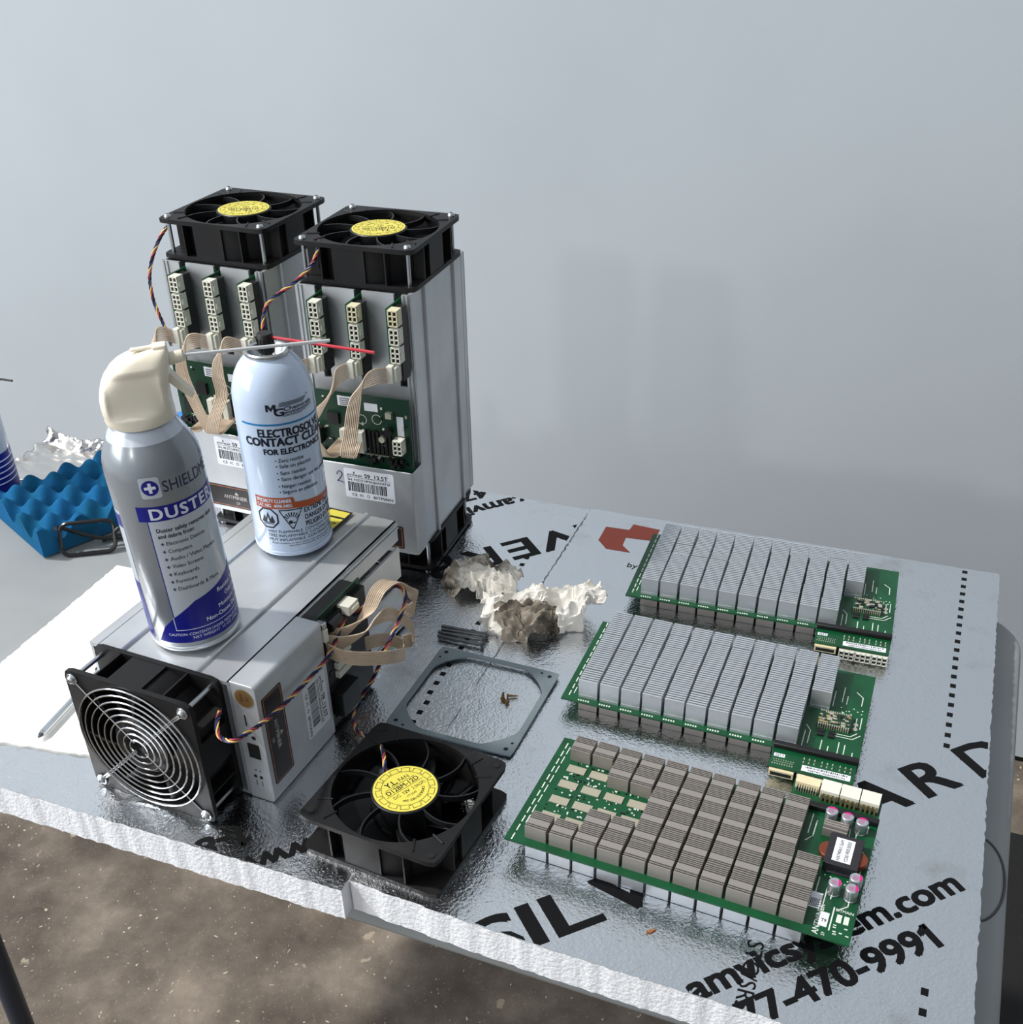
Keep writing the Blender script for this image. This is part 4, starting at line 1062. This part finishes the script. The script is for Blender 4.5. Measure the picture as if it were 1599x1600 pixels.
    def lerp_t(tab, z):
        for (a, b), (c, d) in zip(tab, tab[1:]):
            if z <= c: return b + (d - b) * (z - a) / (c - a)
        return tab[-1][1]
    XL = [(0, -23.5), (10, -24.2), (20, -23.8), (27, -21.8), (33, -18.3), (38.6, -13.2), (43, -7.2), (45.5, -1.5), (47.5, 8), (49, 16)]
    XR = [(0, 23.7), (18, 24.0), (27, 25.4), (34, 27.6), (44, 28.8), (47.5, 28.6), (49, 27.4)]
    YW = [(0, 23.6), (10, 22.8), (20, 21.4), (31, 19.8), (40, 16.5), (45, 13), (47.5, 10), (49, 7.5)]
    ZS = [0, 1.2, 4, 6, 8, 10, 13, 16, 19, 22, 25, 28, 31, 33.5, 36, 38.5, 40.5, 42.5, 44, 45.5, 46.7, 47.6, 48.4, 49]
    NA = 64; rows = []
    for z in ZS:
        xl, xr, w = lerp_t(XL, z), lerp_t(XR, z), lerp_t(YW, z)
        ex = 2 / (2 + 1.6 * min(1, z / 14)); lip = 0.6 if z < 5 else 0
        row = []
        for i in range(NA):
            a = 2 * pi * i / NA; ca, sa = cos(a), sin(a)
            x = math.copysign(abs(ca) ** ex, ca); y = math.copysign(abs(sa) ** ex, sa)
            X = (xl + xr) / 2 + x * ((xr - xl) / 2 + lip); Y = y * (w + lip)
            hx = max(0, 1 - ((X - 1) / 19) ** 4); hz = max(0, 1 - ((z - 23) / 15) ** 4)
            Y -= math.copysign(3.4 * hx ** .6 * hz ** .6, Y) * min(1, abs(Y) / 8)
            row.append((X, Y, 184 + z))
        rows.append(row)
    b = m._a([p for r_ in rows for p in r_])
    m._f([(k * NA + i, k * NA + (i + 1) % NA, (k + 1) * NA + (i + 1) % NA, (k + 1) * NA + i) for k in range(len(ZS) - 1) for i in range(NA)] + [tuple((len(ZS) - 1) * NA + i for i in range(NA))], b)
    spin_ = R_(-6)
    m.done('cap', CREAMP, root, angle=60).rotation_euler = (0, 0, spin_)
    m = MB(); m.box(4, 22, -2.2, 2.2, 232.5, 234.6); m.box(19, 28.5, -5, 5, 229, 235.2); m.done('cap_button', CREAMP, root, bevel=0.8).rotation_euler = (0, 0, spin_)
    d = (cos(spin_), sin(spin_))
    n0 = Vector((26 * d[0], 26 * d[1], 223.5)); n1 = Vector((38.5 * d[0], 38.5 * d[1], 225))
    m = MB(); m.cyl(n0, n1, 4.6, 4.2, 20); m.done('nozzle', CREAMP, root, bevel=0.5)
    m = MB(); P = spline([(20 * d[0], 20 * d[1], 217), (26 * d[0], 26 * d[1], 212), (32 * d[0], 32 * d[1], 204), (39 * d[0], 39 * d[1], 196)], 6)
    w = Vector((-d[1], d[0], 0)); th = Vector((.6 * d[0], .6 * d[1], 0.8))
    vs = []
    for i, p in enumerate(P):
        k = i / (len(P) - 1); ww = 6.5 - 1.6 * k; tt = 3.6 - 1.5 * k
        vs += [p + w * ww + th * tt, p - w * ww + th * tt, p - w * ww - th * tt, p + w * ww - th * tt]
    b = m._a(vs); n = len(P)
    m._f([(4 * i + j, 4 * i + (j + 1) % 4, 4 * i + 4 + (j + 1) % 4, 4 * i + 4 + j) for i in range(n - 1) for j in range(4)] + [(3, 2, 1, 0), tuple(4 * (n - 1) + j for j in range(4))], b)
    m.done('trigger', CREAMP, root, bevel=0.8)
    return root, n1
C1 = (-511.7, 595.8, TOPZ)
M1 = can_matrix(C1, R_(2.0))
dr, n1 = duster('duster_can', 'grey and blue DUSTER spray can with cream trigger cap standing on the lying metal unit', M1, group='aerosol cans')
a = M1 @ (n1 * .001) * 1000
e = atz(515, 532, 338)
inv = M1.inverted(); P_ = [inv @ (p * .001) * 1000 for p in (a - (e - a) * 0.03, e)]
m = MB(); m.tube([P_[0], P_[0].lerp(P_[1], .5), P_[1]], 1.25, 10); m.done('straw', CLEAR, dr)
dl, _ = duster('duster_can', 'blue spray can cut off by the left photo edge, behind the blue foam', ML2 := can_matrix((-1072, 930, TT), 0, R_(180)), group='aerosol cans')
inv = ML2.inverted(); m = MB(); m.tube([inv @ (p * .001) * 1000 for p in spline([aty(-30, 604, 925), aty(-4, 593, 925), aty(19, 595, 925)], 4)], 1.3, 8); m.done('straw', SLEEVE, dl)

# contact cleaner
C2 = (-507.0, 744.0, TOPZ)
M2 = can_matrix(C2)
root = thing('contact_cleaner_can', 'pale blue CONTACT CLEANER spray can with a red straw, standing on the lying metal unit', 'spray can', M=M2, group='aerosol cans')
R = 34.0
PB = mat('pale_blue_can', '#c2d3ea', 0.2, 0.0, coat=0.6); RIM = mat('can_rim', '#d7dce2', 0.22, 0.6)
m = MB(); m.lathe([(0.01, 2.5), (30, 1.5), (31.5, 0), (33.6, 0.3), (34.6, 2.2), (34.4, 4.2), (33.5, 5)], 64); m.done('base_rim', PB, root)
m = MB(); m.lathe([(33.5, 4.8), (34, 6), (34, 138), (33.6, 145), (32.2, 152), (29.6, 159.5), (25.8, 166.5), (21.6, 171.5), (17.6, 174.6)], 72); m.done('body', PB, root)
m = MB(); m.lathe([(17.4, 174), (18.4, 175.4), (18.4, 177.4), (17.2, 178.6), (15.6, 178), (14.6, 175), (13, 172), (6, 171), (5, 174.5), (0.01, 174.5)], 48); m.done('valve_cup', ZINC, root)
m = MB(); m.lathe([(0.01, 173), (4.4, 173), (4.4, 176), (6.6, 176), (6.6, 190.6), (5.8, 191.6), (0.01, 191.6)], 28)
for k in range(14): a_ = 2 * pi * k / 14; m.box(6.5 * cos(a_) - .5, 6.5 * cos(a_) + .5, 6.5 * sin(a_) - .5, 6.5 * sin(a_) + .5, 178, 188)
m.done('spray_button', SLEEVE, root)
inv = M2.inverted(); p0 = Vector(C2) + Vector((4, 1, 188.2)); p1 = atz(585, 551, 308)
m = MB(); m.tube([inv @ (p * .001) * 1000 for p in (p0, p0.lerp(p1, .5), p1)], 1.3, 10); m.done('straw', REDS, root)
f1, f2, f3 = cylfn(R, .1), cylfn(R, .17), cylfn(R, .24); st = 2.2
m = MB()
m.mi = 0
m.poly([(-8.2 + a, 137.8 + b) for a, b in ((0, 0), (0, 6), (2.3, 6), (4.2, 2.8), (6.1, 6), (8.4, 6), (8.4, 0), (6.5, 0), (6.5, 3.3), (4.2, 0), (1.9, 3.3), (1.9, 0))], f2, st); m.txt('G', -1.6, 133.6, 6.2, f2, 7.6, 0.04, step=st); m.txt('Chemicals', 6.4, 137.2, 3.4, f2, 28, 0.02, step=st)
for k in range(4): m.rect(2.4 + .3 * k, 26 + k, 141.4 + .95 * k, 141.85 + .95 * k, f2, st)
m.rect(5, 35, 135.4, 136.2, f2, st)
for k in range(3): m.rect(5.3 - .2 * k, 31 - 4 * k, 134.4 - .95 * k, 134.8 - .95 * k, f2, st)
m.poly(circle(30, 146, .7, 8), f2)
m.txt('ELECTROSOLVE', -17.8, 115.2, 6.8, f2, 60, 0.038, step=st); m.txt('CONTACT CLEANER', -31, 107.1, 6.9, f2, 91, 0.042, step=st); m.txt('FOR ELECTRONICS', -15, 99.3, 4.9, f2, 56, 0.038, step=st)
for s, x, y, w in (('• Zero residue', -6.8, 91.9, 24.5), ('• Safe on plastics', -6.8, 86.6, 31.5), ('• Sans residus', -6.8, 80.3, 25), ('• Sans danger sur les plastiques', -6.8, 74.6, 60), ('• Ningun residuo', -6.8, 67.8, 28.5), ('• Seguro en plásticos', -6.8, 62.4, 36)):
    m.txt(s, x, y, 3.3, f2, w, 0.008, step=st)
for s, y, w in (('EXTREME DANGER', 41.4, 40), ('DANGER EXTREME', 34.7, 40), ('PELIGRO EXTREMO', 28.0, 40)): m.txt(s, 11.8, y, 4.6, f2, w, 0.015, step=st)
m.txt('VERY FLAMMABLE. CONTENTS UNDER PRESSURE', -23.3, 23.8, 2.6, f2, 86, 0, step=st); m.txt('TRÈS INFLAMMABLE. CONTENU SOUS PRESSION', -23.2, 19.8, 2.6, f2, 86, 0, step=st); m.txt('MUY INFLAMABLE. CONTENIDO BAJO PRESIÓN', -22.6, 15.8, 2.6, f2, 86, 0, step=st)
m.txt('Read cautions on back panel. Lisez les précautions au dos.', -20.5, 12.9, 1.5, f2, 68, 0, step=st); m.txt('Lea advertencias al lado de la etiqueta.', -5.3, 10.6, 1.5, f2, 40, 0, step=st)
# hazard signs
def outline(pts, wd, fn):
    n = len(pts); c = Vector((sum(p[0] for p in pts) / n, sum(p[1] for p in pts) / n))
    inn = [(c.x + (p[0] - c.x) * wd, c.y + (p[1] - c.y) * wd) for p in pts]
    for i in range(n): j = (i + 1) % n; m.poly([pts[i], pts[j], inn[j], inn[i]], fn, st)
outline(circle(-21.2, 38, 10.6, 8, pi / 8), .86, f2)
outline([(-10.4, 46.8), (10.6, 46.8), (9, 44), (1, 27.6), (-.8, 27.6), (-9.4, 44)], .87, f2)
for px_, w_, h_ in ((-25, 2.4, 7), (-21.2, 3.2, 10), (-17.4, 2.4, 7)):
    m.poly([(px_ - w_, 34.5), (px_ - w_ * .6, 33.4), (px_ + w_ * .6, 33.4), (px_ + w_, 34.8), (px_ + .3, 34 + h_), (px_ - w_ * .4, 34 + h_ * .55)], f2, st)
m.rect(-26, -16.4, 32, 32.8, f2, st)
m.mi = 2
for px_ in (-21.2,): m.poly([(px_ - 1.2, 34.4), (px_ + 1.2, 34.4), (px_ + .2, 39.5)], f3)
m.mi = 0
for k in range(9):
    a_ = R_(20 + 17.5 * k); r0, r1 = 4.0, 10.2; c_ = (0.2, 35.5)
    if k in (0, 8): r1 = 6
    e_ = .55
    y1_ = min(45.6, c_[1] + r1 * sin(a_)); 
    m.poly([(c_[0] + r0 * cos(a_ - .08), c_[1] + r0 * sin(a_ - .08)), (c_[0] + r1 * .85 * cos(a_ - .07), min(45.4, c_[1] + r1 * .85 * sin(a_ - .07))), (c_[0] + r1 * .85 * cos(a_ + .07), min(45.4, c_[1] + r1 * .85 * sin(a_ + .07))), (c_[0] + r0 * cos(a_ + .08), c_[1] + r0 * sin(a_ + .08))], f2)
m.poly(circle(-1.2, 34.4, 1.8, 12), f2); m.poly([(0, 33.4), (3, 33), (2, 34.8)], f2)
m.mi = 1; m.rect(-33, 56, 125.2, 126.9, f2, st)
m.mi = 3
m.poly([(-31.8, 58.6), (2.6, 58.6), (4.0, 57.4), (4.6, 53.6), (56, 48.6), (56, 42.0), (3.8, 47.7), (-32, 47.7)], f2, st)
m.mi = 2
m.txt('SPECIALTY CLEANER', -30.2, 53.8, 3.2, f3, 32, 0.03, step=st); m.txt('CAT. NO.  4098-340G', -30.2, 49.2, 3.0, f3, 32, 0.03, step=st)
m.txt('WT. NET 340 g', 37, 44.2, 2.8, f3, 18, 0.02, step=st)
m.done('label_print', [mat('cleaner_ink', '#121a2c', 0.3), mat('cleaner_blue', '#1f7db8', 0.3), mat('cleaner_white', '#d4e0f0', 0.3), mat('cleaner_rust', '#b0532d', 0.3)], root, smooth=False)
# ------------------------------------------------------------------ crumpled tissues
def tissue_mat():
    m = mat('tissue_paper', '#ece9e2', 0.9, spec=0.1)
    nt = m.node_tree; b = nt.nodes['Principled BSDF']; N = nt.nodes.new; Lk = nt.links.new
    tc = N('ShaderNodeTexCoord'); n = N('ShaderNodeTexNoise'); n.inputs['Scale'].default_value = 34; n.inputs['Detail'].default_value = 9; n.inputs['Roughness'].default_value = .65; Lk(tc.outputs['Object'], n.inputs['Vector'])
    at = N('ShaderNodeAttribute'); at.attribute_name = 'grime'
    ad = N('ShaderNodeMath'); ad.operation = 'ADD'; Lk(n.outputs['Fac'], ad.inputs[0]); Lk(at.outputs['Fac'], ad.inputs[1])
    r = N('ShaderNodeValToRGB'); e = r.color_ramp.elements; e[0].position = .60; e[0].color = lin('#ece9e2'); e[1].position = 1.02; e[1].color = lin('#2f2a24'); k = e.new(.74); k.color = lin('#9b9286')
    Lk(ad.outputs[0], r.inputs['Fac']); Lk(r.outputs['Color'], b.inputs['Base Color'])
    n2 = N('ShaderNodeTexNoise'); n2.inputs['Scale'].default_value = 900; bp = N('ShaderNodeBump'); bp.inputs['Strength'].default_value = .3; bp.inputs['Distance'].default_value = .0006; Lk(tc.outputs['Object'], n2.inputs['Vector']); Lk(n2.outputs['Fac'], bp.inputs['Height']); Lk(bp.outputs['Normal'], b.inputs['Normal'])
    return m
TIS = tissue_mat()
def tissue(name, label, C, rx, ry, hgt, seed, shape, dirt, rz):
    m = MB(); n = 110; off = Vector((seed * 7.3, seed * 3.1, seed))
    g = []
    def fn(u, v):
        U, V = u * 2 - 1, v * 2 - 1
        p = Vector((U * 1.5, V * 1.5, 0)) + off
        r1 = noise.noise(p); r2 = noise.noise(p * 2.3 + Vector((5, 1, 2))); r3 = noise.noise(p * 5.1 + Vector((1, 7, 3)))
        r4 = noise.noise(p * 11 + Vector((3, 3, 8)))
        ridg = (1 - abs(r1) * 2.4) * .5 + (1 - abs(r2) * 2.4) * .34 + (1 - abs(r3) * 2.2) * .17 + (1 - abs(r4) * 2) * .06
        x = rx * (U * (1 - .22 * V * V) + .28 * noise.noise(p * 1.4 + Vector((9, 9, 0))) + .07 * r3)
        y = ry * (V * (1 - .18 * U * U) * (1 - .45 * max(0, U - .1) * (seed == 8)) + .25 * max(0, U) * (seed == 8) + .28 * noise.noise(p * 1.4 + Vector((2, 4, 8))) + .07 * r2)
        z = hgt * (max(0, 1 - .75 * (U * U + V * V)) * .55 + .62 * ridg - .12) + shape(U, V)
        g.append(max(-.5, min(.5, dirt(U, V) + .15 * r1)))
        return (x, y, max(z, 0.3 + .4 * abs(r3)))
    m.grid(fn, n, n)
    o = m.done(name, TIS, None, loc=C, rotz=rz, angle=24)
    at = o.data.attributes.new('grime', 'FLOAT', 'POINT'); at.data.foreach_set('value', g)
    md = o.modifiers.new('thick', 'SOLIDIFY'); md.thickness = 0.0005
    return tag(o, label, 'tissue', 'dirty tissues')
c = atz(752, 905, 10)
tissue('crumpled_tissue', 'smaller crumpled grey-stained tissue next to the standing metal unit', (c.x, c.y, 0), 40, 26, 34, 3, lambda U, V: 12 * max(0, U) * max(0, V), lambda U, V: .16 + .16 * V - .22 * U * (V < 0), R_(8))
c = atz(845, 962, 8)
tissue('crumpled_tissue', 'larger crumpled white tissue with brown-black smears and one raised corner', (c.x, c.y, 0), 58, 36, 34, 8, lambda U, V: 46 * max(0, U - .3) ** 1.2 - 12 * max(0, U - .2), lambda U, V: (.34 if V < -.05 and U < .35 else -.25) - .3 * (U < -.75), R_(18))

# ------------------------------------------------------------------ four-hole gasket plate beside the loose fan
m = MB(); m.ring(60, 2.5, lambda a: min(61.5, 54.5 / max(abs(cos(a)), abs(sin(a)))), 0, 1.4)
v = m.V; th = 56.5
PLM = mat('plate_steel', '#8b979c', 0.4, 0.6, var=('#7e898f', 20, .4, .7))
m.mi = 1
for sx in (-1, 1):
    for sy in (-1, 1):
        m.poly(circle(sx * 52.5, sy * 52.5, 2.1, 14), lambda x, y: (x, y, 1.46))
for x, y in ((44, 55), (55, -44), (-44, -56), (-55, 44)): m.poly(circle(x, y, 1.3, 12), lambda x, y: (x, y, 1.46))
o = m.done('fan_spacer_plate', [PLM, DARK], loc=(-325.0, 719.5, 2.2), rotz=R_(-1.3)); 
o.rotation_euler = (R_(0.6), 0, R_(-1.3))
tag(o, 'thin grey square plate with a big round hole, lying behind the loose black fan', 'plate')

# ------------------------------------------------------------------ loose long screws in a bundle
def screw_obj():
    m = MB(); m.cyl((0, 0, 0), (46, 0, 0), 1.7, n=12)
    for k in range(10): m.cyl((2 + 1.1 * k, 0, 0), (2.5 + 1.1 * k, 0, 0), 1.95, n=12)
    m.lathe([(0.01, 2.2), (1.8, 2.0), (3.1, 1.0), (3.5, 0), (0.01, 0)], 16); k = len(m.V) - 16 * 5
    for i in range(k, len(m.V)): x, y, z = m.V[i]; m.V[i] = (46 + z, x, y)
    return m.done('long_screw', mat('dark_zinc', '#6d7072', 0.35, 1.0))
a0 = atz(687, 985, 3); a1 = atz(752, 996, 3)
dv = (a1 - a0); an = atan2(dv.y, dv.x); nv = Vector((-sin(an), cos(an), 0))
so = None
for k, (o_, z_, da, txt_) in enumerate(((6.5, 3.6, -.02, 'long zinc screw at the back of the bundle of four beside the tissues'), (1.6, 3.6, .03, 'long zinc screw second from the back in the bundle beside the tissues'),
        (-3.6, 3.6, .0, 'long zinc screw third from the back in the bundle beside the tissues'), (-9.5, 3.6, -.05, 'long zinc screw at the front of the bundle of four, nearest the grey plate'))):
    o = screw_obj() if so is None else so.copy()
    if so is None: so = o
    else: COL.objects.link(o)
    p = a0 + nv * o_ + dv.normalized() * (1.5 * (k % 2)); o.location = (p.x * .001, p.y * .001, z_ * .001); o.rotation_euler = (k * .5, 0, an + da)
    tag(o, txt_, 'screw', 'loose fan screws')

# ------------------------------------------------------------------ brass screws inside the plate, wood sliver
BR = mat('brown_brass', '#7b6038', 0.4, 0.5)
bs = None
for px, py, an, lb_ in ((786, 1090, 1.9, 'tiny brown screw inside the grey plate, leftmost of three'), (795, 1087, .4, 'tiny brown screw inside the grey plate, at the back of three'), (792, 1096, 2.6, 'tiny brown screw inside the grey plate, at the front of three')):
    if bs is None:
        m = MB(); m.cyl((0, 0, 0), (9, 0, 0), 1.1, .4, 10); m.cyl((-1.6, 0, 0), (0, 0, 0), 2.2, 1.6, 12)
        for k in range(6): m.cyl((1 + 1.2 * k, 0, 0), (1.5 + 1.2 * k, 0, 0), 1.45 - .1 * k, n=10)
        o = m.done('small_screw', BR); bs = o
    else: o = bs.copy(); COL.objects.link(o)
    p = atz(px, py, 2.2); o.location = p * .001; o.rotation_euler = (0, 0.08, an); tag(o, lb_, 'screw', 'tiny brown screws')
p = atz(1010, 1456, 1); q = atz(1026, 1452, 1)
m = MB(); d_ = q - p; n_ = Vector((-d_.y, d_.x, 0)).normalized()
m.prism([(p.x, p.y), tuple((p.lerp(q, .4) - n_ * 1.8).xy), tuple(q.xy), tuple((p.lerp(q, .5) + n_ * 1.2).xy)], 0.2, 1.4)
tag(m.done('wood_sliver', mat('wood_chip', '#8a5a34', 0.7), smooth=False), 'small brown wood sliver on the foil in front of the nearest circuit board', 'wood chip')

# ------------------------------------------------------------------ screwdriver
p0 = atz(60, 1152, 5.2); p1 = atz(112, 1096, 5.2); d = (p1 - p0).normalized(); an = atan2(d.y, d.x)
t = thing('screwdriver', 'crosshead screwdriver with a bright steel shaft on the bare white foam', 'screwdriver', (p0.x, p0.y, 5.2), an)
m = MB(); m.cyl((7, 0, 0), (96, 0, 0), 3.2, n=20); m.cyl((4, 0, 0), (7, 0, 0), 2.9, 3.2, 20); m.done('shaft', CHROME, t)
m = MB()
for k in range(2):
    m.T = Matrix.Rotation(k * pi / 2 + .4, 4, 'X'); m.prism([(0, -.8), (6, -2.9), (9, -2.9), (9, 2.9), (6, 2.9), (0, .8)], -.7, .7)
m.done('cross_tip', mat('tip_steel', '#8c8f94', 0.3, 1.0), t, smooth=False)
m = MB(); m.T = Matrix.Rotation(pi / 2, 4, 'Y'); m.lathe([(0.01, 96), (5, 96), (5.2, 104), (4.6, 106), (5.2, 112), (5.2, 160), (3, 168), (0.01, 168)], 12); m.done('handle', mat('handle_black', '#1b1c20', 0.4), t)

# ------------------------------------------------------------------ blue convoluted foam
FO = atz(70, 874, TT); FO.z += 2.2; e1a = R_(64); 
def foamz(x, y):
    k = 2 * pi / 47; return 25 + 11.5 * cos(k * (x - 4)) * cos(k * (y - 4)) 
LX, LY = 205, 140
m = MB(); nu, nv_ = 100, 84
m.grid(lambda u, v: (LX * u, LY * v, foamz(LX * u, LY * v)), nu, nv_)
for (fa, N_) in ((lambda s: (LX * s, 0), nu), (lambda s: (LX, LY * s), nv_), (lambda s: (LX * (1 - s), LY), nu), (lambda s: (0, LY * (1 - s)), nv_)):
    m.grid(lambda u, v, fa=fa: (*fa(u), foamz(*fa(u)) * v), N_, 8)
b = m._a([(0, 0, 0), (0, LY, 0), (LX, LY, 0), (LX, 0, 0)]); m._f([(0, 1, 2, 3)], b)
o = m.done('egg_crate_foam', mat('blue_foam', '#1f6496', 0.95, bump=(1500, .9, .0016), var=('#1a5d80', 30, .4, .7), spec=.1), loc=FO, rotz=e1a, angle=55)
tag(o, 'bright blue egg-crate foam pad on the grey table at the left', 'foam pad')

# ------------------------------------------------------------------ crumpled aluminium foil under the blue foam
m = MB()
A = atz(30, 706, TT + 12); 
def ff(u, v):
    x = -1100 + 330 * u; y = 968 + 110 * v
    x += 14 * noise.noise(Vector((v * 6, 3, 1))) * (1 - u); y += 10 * noise.noise(Vector((u * 9, 7, 2))) * v
    ed = max(0, (v - .80) / .20) ** 1.1; el = max(0, (.10 - u) / .10)
    cr = abs(noise.noise(Vector((u * 22, v * 5, 4)))) * 13 + abs(noise.noise(Vector((u * 41, v * 12, 9)))) * 8
    z = 0.4 + 1.4 * abs(noise.noise(Vector((u * 7, v * 5, 1)))) + ed * (11 + cr) + el * (3 + cr * .5)
    return (x, y - ed * 8, TT + z)
m.grid(ff, 120, 60)
o = m.done('aluminium_foil_sheet', mat('kitchen_foil', '#d5d3d0', 0.22, 1.0, bump=(120, .5, .0015)), angle=25)
md = o.modifiers.new('thick', 'SOLIDIFY'); md.thickness = 0.0002
tag(o, 'crumpled sheet of aluminium foil on the table behind the blue foam', 'foil sheet')

# ------------------------------------------------------------------ eyeglasses
GB = mat('glasses_black', '#131315', 0.25); LENS = mat('glasses_lens', '#eef2f2', 0.03, trans=1.0, ior=1.08)
g0 = atz(99, 872, TT); g1 = atz(186, 863, TT); an = atan2((g1 - g0).y, (g1 - g0).x)
t = thing('eyeglasses', 'black rectangular eyeglasses folded on the table in front of the blue foam', 'eyeglasses', (g0.x, g0.y, TT), an)
tl = Matrix.Rotation(R_(62), 4, 'X')
def rimpath(x0, w, h): return [Vector((x, y, 0)) for x, y in [(x0 + a, b) for a, b in rrect(0, w, 0, h, 8, 5)]]
for s, x0 in ((0, 0), (1, 64)):
    m = MB(); m.T = Matrix.Translation((0, 0, 2.2)) @ tl
    P = [Vector((p.x + 1.5 * (p.y / 30 - .5) * (1 if s == 0 else -1), p.y, 0)) for p in rimpath(x0, 50, 30)]; m.tube(P, 2.0, 8, closed=True); rim = m.done('rim', GB, t)
    m = MB(); m.T = Matrix.Translation((0, 0, 2.2)) @ tl; m.prism([(p.x, p.y) for p in P], -.6, .6); m.done('lens', LENS, t, smooth=False)
m = MB(); m.T = Matrix.Translation((0, 0, 2.2)) @ tl; m.tube(spline([(50, 18, 0), (57, 22, 2), (64, 18, 0)], 5), 1.9, 8); m.done('bridge', GB, t)
for x0, x1, yb in ((-3, 96, 15), (117, 34, 21)):
    m = MB(); m.tube(spline([(x0, 12, 26), (x0 + (4 if x0 < 0 else -4), 19, 22), (x0 * .6 + x1 * .4, yb, 9), (x0 * .15 + x1 * .85, yb + 2, 5), (x1, yb + 1, 2.6)], 6), 2.1, 8); m.done('temple_arm', GB, t)

t.scale = (1.2, 1.2, 1.2)
# ------------------------------------------------------------------ blue cap behind the duster can
c = atz(287, 649, 52)
m = MB(); m.lathe([(0.01, 0), (16, 0), (16.5, 3), (15.5, 62), (14, 84 - .5), (12, 84), (0.01, 84)], 30)
tag(m.done('blue_bottle', mat('blue_plastic', '#2b7cc4', 0.4), loc=(c.x, c.y, TT + .3)), 'small bright blue plastic bottle showing between the duster can and the ribbon cables', 'bottle')
